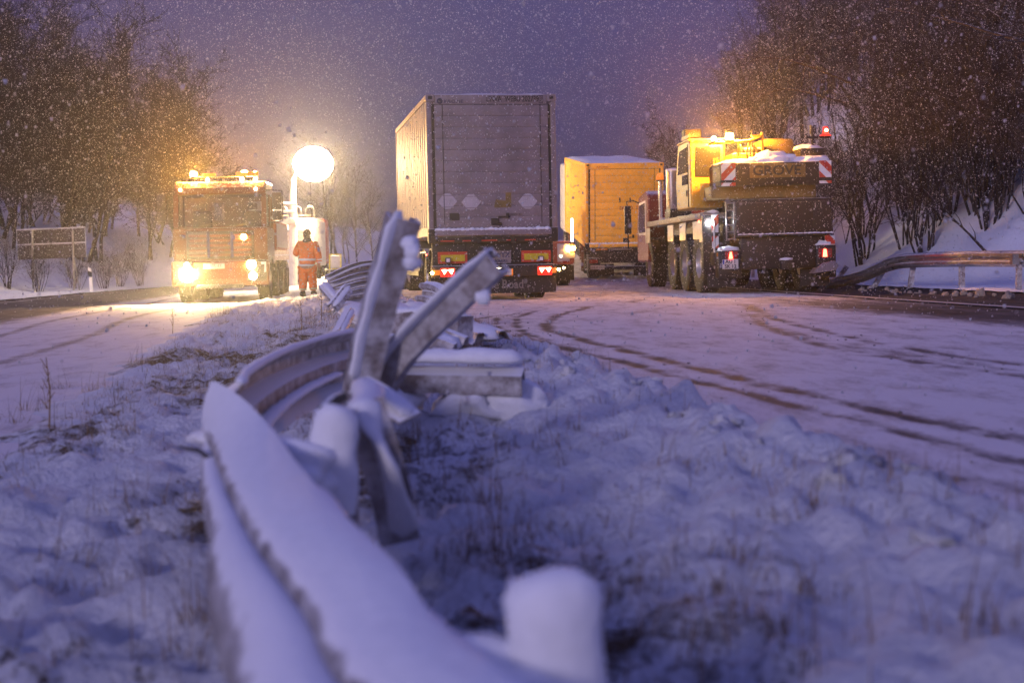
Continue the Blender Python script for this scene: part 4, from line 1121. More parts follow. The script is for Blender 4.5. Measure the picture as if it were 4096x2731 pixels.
# rear lamp brackets
lb = part('lamp_bracket', CT, D, (-1.14,-0.63,-0.30,0.1,0.34,0.95), c=0.03)
MB().ball((-0.88,-0.12,0.96),0.25,2,0.4,(1.0,0.75,0.32),seed=5,cut=-0.01).build('bracket_snow', M['snow_cap'], lb, smooth=True)
tl = part('tail_lamp', CT, M['redlens'], (-1.0,-0.72,-0.34,-0.302,0.76,0.92), c=0.012)
MB().prism([(-0.925,0.765),(-0.835,0.765),(-0.855,0.915),(-0.895,0.915)], -0.352, -0.342).build('lit_element', M['L_red'], tl)
part('marker_lens', lb, M['amberlens'], (-1.165,-1.143,-0.28,-0.22,0.82,0.90))
pl_ = part('number_plate', CT, M['plate'], (-1.06,-0.71,-0.335,-0.302,0.545,0.755), c=0.006)
part('plate_badge', pl_, M['plate_blue'], (-1.055,-1.02,-0.341,-0.3355,0.65,0.748))
text('AU', 0.115, M['ink'], pl_, (-0.92,-0.340,0.70), sx=1.0, name='plate_lettering', bold=0.002)
text('SK 12', 0.115, M['ink'], pl_, (-0.885,-0.340,0.60), sx=0.95, name='plate_lettering', bold=0.002)
for z_ in (0.725, 0.685): MB().lathe([(0.014,0),(0.014,-0.004),(0,-0.004)], axis='y', n=10).build('plate_seal', M['ink'], pl_, loc=(-0.79,-0.336,z_))
lb2 = part('lamp_bracket', CT, D, (1.02,1.46,-0.30,0.1,0.30,1.02), c=0.03)
MB().ball((1.24,-0.14,1.02),0.26,2,0.4,(0.95,0.7,0.42),seed=8,cut=-0.01).build('bracket_snow', M['snow_cap'], lb2, smooth=True)
tl = part('tail_lamp', CT, M['redlens'], (1.06,1.36,-0.34,-0.302,0.74,0.94), c=0.012)
MB().prism([(1.15,0.755),(1.25,0.755),(1.23,0.925),(1.17,0.925)], -0.352, -0.342).build('lit_element', M['L_red'], tl)
pd = MB(); pd.prism([(0.90,0.40),(1.42,0.46),(1.48,0.56),(1.40,0.66),(1.15,0.62),(0.98,0.50)], -0.42, -0.10); pd.build('bumper_pad', M['container'], CT)
part('mud_flap', CT, M['seam'], (-1.32,-0.70,0.05,0.07,0.14,0.5)); part('mud_flap', CT, M['seam'], (0.75,1.40,0.05,0.07,0.12,0.5))
# side deck, mudguard flaps, wheels
dk = part('side_deck', CT, M['container'], (-1.36,-0.60,0.55,9.2,1.66,1.80), c=0.015)
part('side_deck', CT, M['container'], (0.70,1.36,0.75,9.2,1.62,1.76), c=0.015)
mb = MB()
for k in range(26): mb.ball((-1.15+0.35*random.random(),0.65+8.2*k/25,1.80),0.14,1,0.8,(1.2,1.5,0.4),seed=k+11)
mb.build('deck_snow', M['snow_cap'], dk, smooth=True)
part('rear_fender', CT, D, (-1.36,-0.98,0.25,0.50,0.5,1.74), c=0.02)
fp = part('pale_side_plate', CT, M['galv_bare'], (-1.375,-1.362,0.28,0.60,1.15,1.62))
disc('work_lamp', CT, M['L_white'], -1.22, 0.20, 1.58, 0.035, -1)
part('fender_marker', CT, M['L_red'], (-1.39,-1.377,0.52,0.58,1.56,1.64))
MB().tube([(-1.12,0.2,1.62),(-1.12,0.2,0.55)],0.022,8).build('grab_pole', M['galv_bare'], CT)
chevrons(CT, 'striped_board', -1.17, -1.02, 1.35, 1.75, 0.21, 1.0, 0.05, 0.40)
chevrons(CT, 'striped_board', -1.17, -1.02, 1.00, 1.27, 0.21, 1.0, 0.14, 0.40)
chevrons(CT, 'striped_board', 1.40, 1.47, 1.20, 1.72, 0.21, -1.0, 0.0, 0.40)
chevrons(CT, 'striped_board', 1.22, 1.44, 1.03, 1.22, -0.28, -1.0, 0.1, 0.40)
for w_ in (0.95, 2.65, 4.3, 7.9):
    for s_ in (-1, 1):
        xx = s_*1.14
        wheel(CT, xx, w_, 0.685, 0.44, face=s_, rimr=0.50)
    f_ = MB(); f_.prismx([(w_-0.42,1.62),(w_+0.42,1.62),(w_+0.40,1.22),(w_-0.36,1.22)], -1.372, -1.350); f_.build('mudguard_flap', M['galv_bare'], CT)
    MB().tube([(-1.1,w_,0.685),(1.1,w_,0.685)],0.12,10).build('axle', M['chassis'], CT)
part('wheel_well', CT, D, (-0.9,-0.75,0.3,9.0,0.9,1.65)); part('wheel_well', CT, D, (0.75,0.9,0.3,9.0,0.9,1.60))
# silver ladder
ld = MB(); 
lad = part('ladder', CT, M['galv_bare'], (-0.96,-0.935,-0.30,-0.26,1.15,2.0))
part('ladder_rail', lad, M['galv_bare'], (-0.785,-0.76,-0.30,-0.26,1.15,2.0))
for k in range(6): part('ladder_rung', lad, M['galv_bare'], (-0.935,-0.785,-0.29,-0.27,1.18+0.155*k,1.205+0.155*k))
# slewing superstructure
part('slew_ring', CT, D, (-0.7,0.8,1.6,3.4,1.75,2.05), c=0.05)
part('turntable', CT, M['olive'], (-1.22,1.12,-0.02,3.6,2.07,2.36), c=0.03)
cw = part('counterweight', CT, D, (-1.10,1.38,-0.45,0.75,2.33,2.83), c=0.05)
part('weight_seam', cw, M['seam'], (-1.12,1.40,-0.47,0.3,2.415,2.435))
gb_ = part('name_board', CT, M['olive'], (-0.46,0.76,-0.475,-0.452,2.49,2.79), c=0.008)
text('GROVE', 0.29, M['ink'], gb_, (0.13,-0.479,2.635), sx=1.12, name='name_lettering', ext=0.006, bold=0.006)
chevrons(CT, 'striped_board', -1.08, -0.77, 2.455, 2.82, -0.468, 1.0, -0.05, 0.36)
chevrons(CT, 'striped_board', -1.08, -0.77, 2.33, 2.40, -0.468, 1.0, 0.02, 0.36)
chevrons(CT, 'striped_board', 1.06, 1.33, 2.47, 2.83, -0.468, -1.0, 0.33, 0.36)
chevrons(CT, 'striped_board', 1.06, 1.33, 2.34, 2.40, -0.468, -1.0, 0.2, 0.36)
# snow on the counterweight
mb = MB(); mb.ball((0.13,-0.05,2.82),0.36,3,0.5,(1.15,0.8,0.70),seed=2,cut=-0.01); mb.ball((0.42,0.05,2.82),0.30,3,0.5,(1.1,0.9,0.72),seed=6,cut=-0.01); mb.ball((-0.15,0.05,2.82),0.28,3,0.4,(1.0,0.9,0.75),seed=16,cut=-0.01); mb.build('weight_snow', M['snow_cap'], cw, smooth=True)
mb = MB(); mb.ball((0.98,-0.02,2.82),0.42,3,0.5,(1.1,0.8,0.42),seed=4,cut=-0.01); mb.build('weight_snow', M['snow_cap'], cw, smooth=True)
mb = MB(); mb.ball((-0.62,-0.05,2.82),0.42,3,0.5,(1.1,0.8,0.22),seed=9,cut=-0.01); mb.build('weight_snow', M['snow_cap'], cw, smooth=True)
# operator cab on the left
mb = MB(); mb.prismx([(1.05,1.92),(1.05,3.40),(1.20,3.50),(2.55,3.46),(2.95,2.6),(2.85,1.92)], -1.46, -0.66)
oc_ = mb.build('operator_cab', Y, CT); bv = oc_.modifiers.new('b','BEVEL'); bv.width = 0.05; bv.segments = 3; bv.limit_method = 'ANGLE'
mb = MB(); mb.prism([(-1.36,2.62),(-1.34,3.30),(-0.78,3.30),(-0.76,2.62)], 1.035, 1.049); mb.build('rear_window', M['glass'], oc_)
mb = MB(); mb.prismx([(1.42,2.75),(1.42,3.32),(2.35,3.28),(2.62,2.75)], -1.475, -1.462); mb.build('door_window', M['glass'], oc_)
mb = MB(); mb.prismx([(1.42,2.48),(1.42,2.70),(2.05,2.70),(2.05,2.48)], -1.475, -1.462); mb.build('lower_door_window', M['glass'], oc_)
part('door_edge', oc_, M['seam'], (-1.474,-1.461,1.30,1.34,1.96,3.38)); part('door_handle', oc_, M['chrome'], (-1.49,-1.461,1.45,1.50,2.2,2.35))
part('drip_rail', oc_, Y, (-1.50,-0.62,1.02,2.5,3.44,3.47)); 
part('roof_fan', CT, D, (-1.42,-1.02,1.9,2.3,3.56,3.78), c=0.04)
part('lamp_rail', CT, Y, (-1.44,-1.40,1.3,2.2,3.53,3.60))
# machinery between cab and counterweight
eh = part('engine_housing', CT, Y, (-0.62,-0.02,0.5,1.9,2.36,3.10), c=0.05)
for k in range(6): part('housing_louvre', eh, D, (-0.56,-0.10,0.485,0.498,2.55+0.08*k,2.59+0.08*k))
part('cab_side_plate', CT, Y, (-1.30,-0.72,0.75,0.80,2.07,2.46), c=0.01)
for x in (-1.02,-0.96,-0.92): part('hose_guide', CT, Y, (x-0.016,x+0.016,0.55,0.60,2.40,3.0))
bar = MB(); bar.tube([(-1.20,0.25,3.30),(-0.30,0.25,3.34),(-0.05,0.25,3.42),(0.0,0.25,3.5)],0.035,8); bar = bar.build('beacon_bar', Y, CT, auto=40)
part('bar_post', bar, Y, (-0.56,-0.52,0.22,0.28,2.86,3.31)); part('bar_bracket', bar, Y, (-0.24,0.02,0.22,0.28,3.42,3.47)); part('bar_upright', bar, Y, (-0.02,0.02,0.22,0.28,2.83,3.52))
beacon(CT, -0.73, 0.25, 3.35, M['L_amber'], 0.085, 0.17)
beacon(CT, -1.08, 0.25, 3.33, M['L_amber_s'], 0.05, 0.13)
wn_ = MB(); wn_.lathe([(0.10,-0.28),(0.26,-0.28),(0.26,-0.25),(0.19,-0.24),(0.19,0.24),(0.26,0.25),(0.26,0.28),(0.10,0.28)], origin=(-0.12,0.8,3.05), axis='x', n=24); wn_.build('winch_drum', D, CT, auto=40)
for k in range(4):
    z_ = 2.9+0.12*k
    MB().tube([(-0.30+0.07*k,0.35,2.83),(-0.34+0.08*k,0.30,3.1),(-0.26+0.05*k,0.4,3.36-0.05*k),(-0.1,0.6,3.2)],0.022,6).build('hydraulic_hose', M['seam'], CT)
bm_ = part('main_boom', CT, M['olive'], (0.08,0.80,0.6,11.6,2.74,3.42), c=0.08)
part('boom_section', bm_, M['olive'], (0.16,0.72,11.6,12.1,2.82,3.34), c=0.06); part('boom_head', bm_, D, (0.2,0.68,12.1,12.5,2.6,3.3), c=0.06)
ub = part('upper_box', CT, D, (0.80,1.36,0.1,1.6,2.86,3.15), c=0.03)
MB().ball((1.06,0.6,3.15),0.36,2,0.4,(0.85,1.6,0.36),seed=13,cut=-0.01).build('box_snow', M['snow_cap'], ub, smooth=True)
part('lamp_arm', CT, D, (0.98,1.52,0.22,0.28,3.36,3.41)); part('arm_post', CT, D, (1.10,1.16,0.2,0.3,3.10,3.56), c=0.01)
part('arm_lamp', CT, M['plastic'], (1.06,1.20,0.18,0.3,3.46,3.66), c=0.03)
rl = MB(); rl.lathe([(0.13,0),(0.12,0.02),(0.07,0.05),(0.06,0.20),(0.0,0.22)], axis='z', n=18); rl = rl.build('red_warning_lamp', M['L_redglass'], CT, auto=40, loc=(1.40,0.20,3.41))
disc('lit_element', rl, M['L_redcore'], 0, -0.075, 0.12, 0.035)
# carrier cab far ahead
mb = MB(); mb.prismx([(7.9,0.7),(7.9,2.55),(8.3,2.66),(9.5,2.55),(9.9,1.7),(9.9,0.7)], -1.36, 1.36)
cc_ = mb.build('carrier_cab', M['maroon'], CT); bv = cc_.modifiers.new('b','BEVEL'); bv.width = 0.06; bv.segments = 2; bv.limit_method = 'ANGLE'
mb = MB(); mb.prismx([(8.2,1.45),(8.2,2.40),(9.3,2.36),(9.6,1.6),(9.4,1.45)], -1.375, -1.362); wf = mb.build('window_frame', M['white'], cc_)
mb = MB(); mb.prismx([(8.28,1.52),(8.28,2.33),(9.25,2.29),(9.5,1.62),(9.36,1.52)], -1.384, -1.376); mb.build('window_pane', M['glass'], wf)
mi = part('mirror', CT, M['plastic'], (-1.80,-1.60,9.3,9.38,1.50,2.30), c=0.04)
MB().tube([(-1.36,9.3,2.36),(-1.55,9.33,2.45),(-1.72,9.34,2.42),(-1.70,9.34,1.9),(-1.70,9.34,1.10),(-1.42,9.3,0.95)],0.02,6).build('mirror_arm', M['plastic'], mi)
ex = MB(); ex.tube([(-1.16,6.9,1.80),(-1.16,6.9,2.85)],0.055,12); ex = ex.build('exhaust_pipe', M['chrome'], CT)
beacon(CT, -1.16, 6.9, 2.85, M['L_amberglass'], 0.10, 0.22)
st = MB(); st.tube([(-1.02,5.9,1.8),(-1.02,5.9,3.05)],0.16,14); st.build('silencer', M['galv_bare'], CT, auto=40)
MB().ball((-1.02,5.9,3.05),0.17,2,0.3,(1,1,0.5),cut=0.0).build('silencer_snow', M['snow_cap'], CT, smooth=True)
part('deck_box', CT, D, (-1.3,-0.75,4.7,5.5,1.80,2.05), c=0.03)
# ------------------------------------------------------------------ crash barriers
WP = [(0.155,0.0),(0.130,0.018),(0.102,0.078),(0.058,0.078),(0.026,0.006),(-0.026,0.006),(-0.058,0.078),(-0.102,0.078),(-0.130,0.018),(-0.155,0.0)]
def wprof(sgn=1, t=0.006):
    a = [(p, sgn*q) for p, q in WP]
    return a + [(p*0.985, sgn*(q-t)) for p, q in reversed(WP)]
def spline(pts, n):
    """Catmull-Rom through points"""
    P = [Vector(p) for p in pts]; P = [P[0]*2-P[1]] + P + [P[-1]*2-P[-2]]
    out = []
    m = len(pts)-1
    for i in range(m):
        a, b, c, d = P[i:i+4]
        for k in range(n):
            t = k/n
            out.append(0.5*((2*b) + (c-a)*t + (2*a-5*b+4*c-d)*t*t + (3*b-a-3*c+d)*t**3))
    out.append(Vector(pts[-1])); return out
def w_beam(name, pts, ups, parent, sgn=1, n=6, mat_=None, scale=None):
    mb = MB(); mb.sweep(wprof(sgn), spline(pts, n), spline(ups, n), None if scale is None else [tuple(v[:2]) for v in spline([(a,b,0) for a,b in scale], n)])
    return mb.build(name, mat_ or M['galv'], parent, auto=40)
def c_post(name, p0, p1, parent, w=0.11, d=0.06, facing=(0,-1,0), mid=None, mat_=None, n=8):
    t = 0.008
    pr = [(-w/2,0),(w/2,0),(w/2,d),(w/2-0.03,d),(w/2-0.03,d-t),(w/2-t,d-t),(w/2-t,t),(-w/2+t,t),(-w/2+t,d-t),(-w/2+0.03,d-t),(-w/2+0.03,d),(-w/2,d)]
    p0, p1 = Vector(p0), Vector(p1); tv = (p1-p0).normalized(); u = tv.cross(Vector(facing)).normalized()
    pts = spline([p0, Vector(mid) if mid else (p0+p1)/2, p1], n)
    # jagged, slightly buckled steel
    mb = MB(); mb.sweep(pr, pts, [u]*len(pts), [(1+0.05*noise.noise(Vector((i*0.9,p0.x*5,1))), 1+0.15*noise.noise(Vector((i*0.7,p0.y*5,4)))) for i in range(len(pts))])
    return mb.build(name, mat_ or M['galv'], parent, auto=35)
def snow_ridge(name, pts, r, parent, sq=0.6, jit=0.35, seed=0):
    pts = [Vector(p) for p in pts]; mb = MB(); n = 10; V = []; Fc = []
    for i, p in enumerate(pts):
        t = (pts[min(i+1,len(pts)-1)]-pts[max(i-1,0)]).normalized(); a = t.cross(Vector((0,0,1))).normalized(); b = a.cross(t)
        rr = r*(1+jit*noise.noise(p*9+Vector((seed,0,0)))) * (0.35 if i in (0, len(pts)-1) else 1)
        for k in range(n):
            g = 2*math.pi*k/n; s = math.sin(g); V.append(p + a*math.cos(g)*rr + b*(s*rr*(sq if s > 0 else 0.25)))
    for i in range(len(pts)-1):
        for k in range(n): Fc.append((i*n+k, i*n+(k+1)%n, (i+1)*n+(k+1)%n, (i+1)*n+k))
    Fc.append(tuple(reversed(range(n)))); Fc.append(tuple((len(pts)-1)*n+k for k in range(n)))
    mb.add(V, Fc); return mb.build(name, M['snow_cap'], parent, smooth=True)

# --- foreground: torn double barrier, folded back on itself
FB = empty('crash_barrier', (0,0,0), (0,0,0), 'torn steel crash barrier folded into a sharp bend, its near beam buried under snow', 'crash barrier')
gpts = [Vector((0.36,0.55,0.17)), Vector((0.06,1.25,0.19)), at(1367,2731,1.95), at(1202,2426,2.25), at(1014,2167,2.65), at(905,1965,3.2), at(852,1840,3.75), at(822,1770,4.15), at(815,1738,4.38)]
gup = [(0.93,0.33,0.30)]*5 + [(0.90,0.33,0.34),(0.78,0.28,0.55),(0.45,0.25,0.85),(0.12,0.35,0.93)]
apro = [(0.178,0.018),(0.168,-0.008),(0.135,-0.018),(0.085,-0.022),(0.035,-0.016),(0.010,-0.002),(0.004,0.018),(-0.008,0.006),(-0.030,0.004),(-0.058,0.030),(-0.074,0.075),(-0.078,0.125),(-0.062,0.165),(-0.040,0.185)]
apro = apro + [(a-0.004*(1 if a > 0 else -1), b+0.007) for a, b in reversed(apro)]
nearp = [(0.178,0.018),(0.168,-0.008),(0.135,-0.018),(0.085,-0.022),(0.035,-0.016),(0.010,-0.002),(0.004,0.018),(-0.010,0.006),(-0.040,-0.004),(-0.090,0.006),(-0.130,0.035),(-0.165,0.080),(-0.185,0.135),(-0.190,0.185)]
nearp = nearp + [(a-0.004*(1 if a > 0 else -1), b+0.007) for a, b in reversed(nearp)]
def vsweep(mb, pa, pb, pts, ups, blend, sc):
    n = len(pa); V = []; Fc = []
    for i, p in enumerate(pts):
        t = (pts[min(i+1,len(pts)-1)]-pts[max(i-1,0)]).normalized(); u = Vector(ups[i]); u = (u-t*u.dot(t)).normalized(); w = t.cross(u); k = blend(p)
        dent = 1+0.14*noise.noise(Vector((p.y*3.1, 0.4, 2)))+0.05*noise.noise(Vector((p.y*11, 3.4, 2)))
        for (a, b), (c, d) in zip(pa, pb): V.append(p + u*lerp(a,c,k)*sc[i][0]*dent + w*lerp(b,d,k)*sc[i][1])
    for i in range(len(pts)-1):
        for k in range(n): Fc.append((i*n+k, (i+1)*n+k, (i+1)*n+(k+1)%n, i*n+(k+1)%n))
    Fc.append(tuple(range(n))); Fc.append(tuple(reversed([(len(pts)-1)*n+k for k in range(n)])))
    mb.add(V, Fc)
mb = MB(); vsweep(mb, apro, nearp, spline(gpts, 7), spline(gup, 7), lambda p: sstep(3.3, 1.9, p.y), [(v[0], v[1]) for v in spline([(1,1,0)]*5+[(1,0.95,0),(1,0.85,0),(0.95,0.7,0),(0.9,0.5,0)], 7)])
mb.build('folded_beam', M['galv'], FB, auto=60)
# thick snow lying on the flattened upper wave
spts = spline(gpts, 7); sups = spline(gup, 7); V = []; Fc = []; nn = 12
for i, (p, u) in enumerate(zip(spts, sups)):
    t = (spts[min(i+1,len(spts)-1)]-spts[max(i-1,0)]).normalized(); u = (u-t*u.dot(t)).normalized(); w = t.cross(u)
    fade = sstep(4.05, 3.3, p.y)
    for k in range(nn):
        q = k/(nn-1); a = 0.022+0.148*q; th = math.sin(math.pi*min(1,max(0,q)))**0.5
        hgt = 0.0115+0.0085*math.sin(math.pi*q) + fade*0.005*th*(1+0.55*noise.noise(Vector((p.x*7+q*2,p.y*5,3)))+0.3*noise.noise(Vector((q*6,p.y*16,7)))) - 0.004*(1-th)
        V.append(p + u*a - w*hgt)
for i in range(len(spts)-1):
    for k in range(nn-1): Fc.append((i*nn+k, (i+1)*nn+k, (i+1)*nn+k+1, i*nn+k+1))
mb = MB(); mb.add(V, Fc); mb.build('beam_snow', M['snow_cap'], FB, smooth=True)
# standing beam that runs back from the bend
bpts = [(-0.835,4.36,0.245), (-0.885,4.75,0.25), (-0.925,5.5,0.252), (-0.92,6.3,0.255), (-0.84,7.2,0.26), (-0.70,8.1,0.24)]
w_beam('standing_beam', bpts, [(0,0,1)]*6, FB, sgn=-1, n=8)
snow_ridge('beam_snow', [p+Vector((0.0,0,0.158)) for p in spline(bpts, 8)], 0.020, FB, 0.9)
snow_ridge('beam_snow', [p+Vector((0.05,0,-0.02)) for p in spline(bpts, 8)][2:30], 0.032, FB, 0.55, seed=4)
# fold snow in the bend
mb = MB(); mb.ball((-0.86,4.42,0.235),0.10,3,0.5,(1.2,1.3,0.45),seed=7); mb.build('bend_snow', M['snow_cap'], FB, smooth=True)
mb = MB(); pl0 = [at(905,1610,4.3), at(1000,1690,4.0), at(1095,1830,3.75), at(1165,1850,3.6)]
mb.sweep([(0.03,0),(0.03,0.006),(-0.03,0.006),(-0.03,0)], spline(pl0,5), [(0.3,0.2,1)]*16); mb.build('bent_strap', M['galv'], FB)
# posts on the right of the near beam, with snow heads
for (u_, v_, y_, wd, top) in ((1335,1680,3.6,0.105,0.40),(2205,2410,1.97,0.128,0.32)):
    p = at(u_, v_, y_); gz = med_h(p.x, y_)
    c_post('post', (p.x+0.02, y_+0.05, gz-0.25), (p.x, y_, p.z+0.02), FB, w=wd*0.95, d=0.055)
    mb = MB(); V = []; Fc = []; n_ = 20; hs = [-0.26,-0.20,-0.14,-0.09,-0.045,-0.012,0.012,0.030,0.043,0.047]; rs_ = [1.0,1.06,1.08,1.07,1.05,1.02,0.95,0.80,0.50,0.02]
    for q_, (hh_, rr_) in enumerate(zip(hs, rs_)):
        for k_ in range(n_):
            g_ = 2*math.pi*k_/n_; c_ = Vector((math.cos(g_)*wd*0.54*rr_, math.sin(g_)*wd*0.40*rr_, hh_*wd/0.115))
            c_ *= 1; w_ = 1+0.26*noise.noise(c_*13+Vector((u_,0,0)))+0.10*noise.noise(c_*38)
            V.append(Vector((p.x+c_.x*w_, y_-0.01+c_.y*w_, p.z+c_.z+0.012*noise.noise(c_*20+Vector((0,u_,0))))))
    for q_ in range(len(hs)-1):
        for k_ in range(n_): Fc.append((q_*n_+k_, q_*n_+(k_+1)%n_, (q_+1)*n_+(k_+1)%n_, (q_+1)*n_+k_))
    mb.add(V, Fc); mb.build('post_snow', M['snow_cap'], FB, smooth=True)
    mb = MB(); mb.ball((p.x-0.10, y_-0.02, p.z-0.13), 0.10, 3, 0.6, (1.4,1.1,0.75), seed=u_+5); mb.build('saddle_snow', M['snow_cap'], FB, smooth=True)
# leaning plate between the first post and the ground, and the snowy strut to the upright posts
pl1 = [at(1455,1610,3.75), at(1500,1760,3.72), at(1560,1960,3.75), at(1600,2160,3.86)]
mb = MB(); mb.sweep([(0.055,0),(0.055,0.010),(-0.055,0.010),(-0.055,0)], spline(pl1,5), [(0.95,0.1,0.2)]*16); mb.build('leaning_plate', M['galv'], FB)
snow_ridge('plate_snow', [p+Vector((0.0,-0.012,0.012)) for p in spline(pl1,5)], 0.052, FB, 0.5, seed=2)
pl2 = [at(1365,1790,3.72), at(1420,1690,3.8), at(1475,1590,4.2), at(1450,1540,4.7)]
snow_ridge('strut_snow', spline(pl2,6), 0.052, FB, 0.7, seed=5)
MB().tube([at(1290,1640,3.9), at(1335,1600,4.0), at(1370,1585,4.1)], 0.016, 6).build('tension_rod', M['chassis'], FB)
pl3 = [at(1440,1545,4.95), at(1520,1590,4.75), at(1590,1640,4.6), at(1640,1680,4.55)]
mb = MB(); mb.sweep([(0.045,0),(0.045,0.012),(-0.045,0.012),(-0.045,0)], spline(pl3,5), [(0.3,0.8,0.5)]*16); mb.build('bent_strap', M['galv'], FB)
snow_ridge('strap_snow', [p+Vector((0,0,0.015)) for p in spline(pl3,5)], 0.036, FB, 0.6, seed=9)
MB().tube([at(840,1830,3.9), at(800,1800,3.95), at(760,1795,4.0), at(715,1785,4.0)], [0.010,0.008,0.006,0.004], 6).build('snapped_wire', M['chassis'], FB)

# --- bent posts sticking up
def bent_post(label, a, b, mid=None, w=0.11, d=0.06, facing=(0.35,-1,0.1), snow_side=(-0.02,0,0.03), bolts=()):
    t = c_post('bent_post', a, b, None, w=w, d=d, facing=facing, mid=mid)
    tag(t, label, 'post')
    a, b = Vector(a), Vector(b); m = Vector(mid) if mid else (a+b)/2
    snow_ridge('post_snow', [p+Vector(snow_side) for p in spline([a.lerp(m,0.35), m, b], 7)], w*0.38, t, 0.55, seed=a.x)
    for k, (bu, bv, by) in enumerate(bolts):
        q = at(bu, bv, by); MB().ball(q, 0.030, 2, 0.5, (1,1,0.9), seed=k).build('snowy_bolt', M['snow_cap'], t, smooth=True)
    return t
bent_post('tall bent steel post sticking straight up from the torn barrier', at(1425,1680,5.05), at(1622,880,4.92), at(1498,1330,5.0), w=0.115, d=0.07, bolts=((1652,1008,4.86),(1648,1052,4.86),(1640,975,4.88)))
bent_post('bent steel post leaning right beside the tall upright one', at(1490,1600,5.2), at(1970,1046,4.85), at(1600,1410,5.1), w=0.10, facing=(0.2,-1,0.5), bolts=((1935,1190,4.84),))
q0, q1 = at(1500,1478,7.05), at(2092,1486,6.95)
lp = c_post('fallen_post', q0, q1, None, w=0.13, d=0.10, facing=(0,-0.3,1))
tag(lp, 'snow-topped steel post lying level across the verge below the bent posts', 'post')
snow_ridge('post_snow', [Vector(q0).lerp(Vector(q1), k/14)+Vector((0,0,0.055)) for k in range(15)], 0.07, lp, 0.7, 0.6, seed=3)
for hx_ in (-0.62, -0.18, 0.0):
    MB().ball((hx_, 7.08, 0.07), 0.14, 3, 0.6, (1.3,0.9,0.8), seed=int(hx_*50)+90).build('snow_heap', M['snow_cap'], lp, smooth=True)

# --- loose pieces further back along the median
def piece(label, pts, ups, sgn=1, cap=True, r=0.05, cat='barrier piece', scale=None, seed=0):
    o = w_beam('barrier_piece', pts, ups, None, sgn=sgn, n=5, scale=scale); tag(o, label, cat)
    if cap: snow_ridge('piece_snow', [p+Vector((0,0,0.03)) for p in spline(pts,5)], r, o, 0.5, seed=seed)
    return o
s0, s1 = at(1560,1292,9.6), at(1862,1308,9.1)
o = MB(); pr = [(-0.07,-0.07),(0.07,-0.07),(0.07,0.07),(-0.07,0.07)]
o.sweep(pr, spline([s0,(s0+s1)/2+Vector((0,0,0.02)),s1],5), [(0,0,1)]*11)
o = o.build('barrier_spacer', M['galv'], None); tag(o, 'square steel box section with a dark open end and snow on top', 'barrier piece')
snow_ridge('spacer_snow', [p+Vector((0,0,0.068)) for p in spline([s0,(s0+s1)/2+Vector((0,0,0.02)),s1],5)], 0.075, o, 0.45)
k0 = at(1655,1385,8.7); k1 = at(1835,1408,8.6)
o = piece('short bent plate under a thick slab of snow by the box section', [k0, (k0+k1)/2+Vector((0,0,0.03)), k1], [(0.1,1,0.3)]*3, cap=True, r=0.11)
for i, (x0, x1, dz, lb_) in enumerate(((-0.10,-0.42,0.0,'right-hand'),(-0.45,-0.85,0.05,'middle'),(-0.80,-1.25,0.02,'left-hand'))):
    P = [(edge_x(10.4)+x0-0.65, 10.4, med_h(edge_x(10.4)+x0-0.65,10.4)+0.10+dz), (edge_x(12.5)+x0-0.62,12.5,0.16+dz), (edge_x(15.5)+(x0+x1)/2-0.55,15.5,0.22+dz), (edge_x(18.5)+x1-0.3,18.5,0.14+dz)]
    piece('snow-covered barrier beam lying flat on the median, %s of three' % lb_, P, [(1,0.15,0.1)]*4, sgn=-1, r=0.15, seed=i)
c0 = [at(1690,1172,17.5), at(1735,1178,17.2), at(1775,1200,16.8), at(1800,1222,16.4)]
piece('curled barrier beam end pointing toward the lorry wheels', c0, [(0.2,0.3,1)]*4, cap=True, r=0.03)
# crumpled stack of beams, fanned
fan = [((1312,1128,17.4),(1425,1078,17.6),(1530,1058,17.9),'topmost beam of the crumpled fan of barrier beams'),
       ((1330,1152,17.2),(1440,1118,17.4),(1555,1100,17.7),'second beam of the crumpled fan of barrier beams'),
       ((1352,1176,17.0),(1450,1150,17.2),(1560,1140,17.4),'third beam of the crumpled fan, below the upper two'),
       ((1385,1192,16.8),(1470,1178,17.0),(1570,1172,17.2),'lowest beam of the crumpled fan, resting on the verge')]
for i, (a, b, c, lb_) in enumerate(fan):
    o = piece(lb_, [at(*a), at(*b), at(*c)], [(0.05,-0.45,1)]*3, sgn=-1, cap=(i == 0), r=0.035, scale=[(0.55+0.1*(i==0),0.8),(0.62,0.9),(0.40,0.7)])
def stub_post(label, a, b, w=0.12):
    o = c_post('bent_post', a, b, None, w=w, d=0.06, facing=(0.4,-1,0)); tag(o, label, 'post')
    snow_ridge('post_snow', [Vector(a).lerp(Vector(b), k/6)+Vector((0,0,0.02)) for k in range(7)], w*0.35, o, 0.5)
stub_post('short post leaning left in front of the worker near the crumpled fan', at(1292,1134,16.6), at(1352,1205,16.2))
stub_post('short post leaning right across the corner of the crumpled fan', at(1335,1232,14.6), at(1398,1150,15.0))
stub_post('thin snowy post leaning right below the crumpled fan', at(1365,1335,10.2), at(1412,1245,11.0), w=0.075)
stub_post('upright post standing on the median beyond the tall bent one', at(1560,1060,19.5), at(1538,946,19.6), w=0.085)

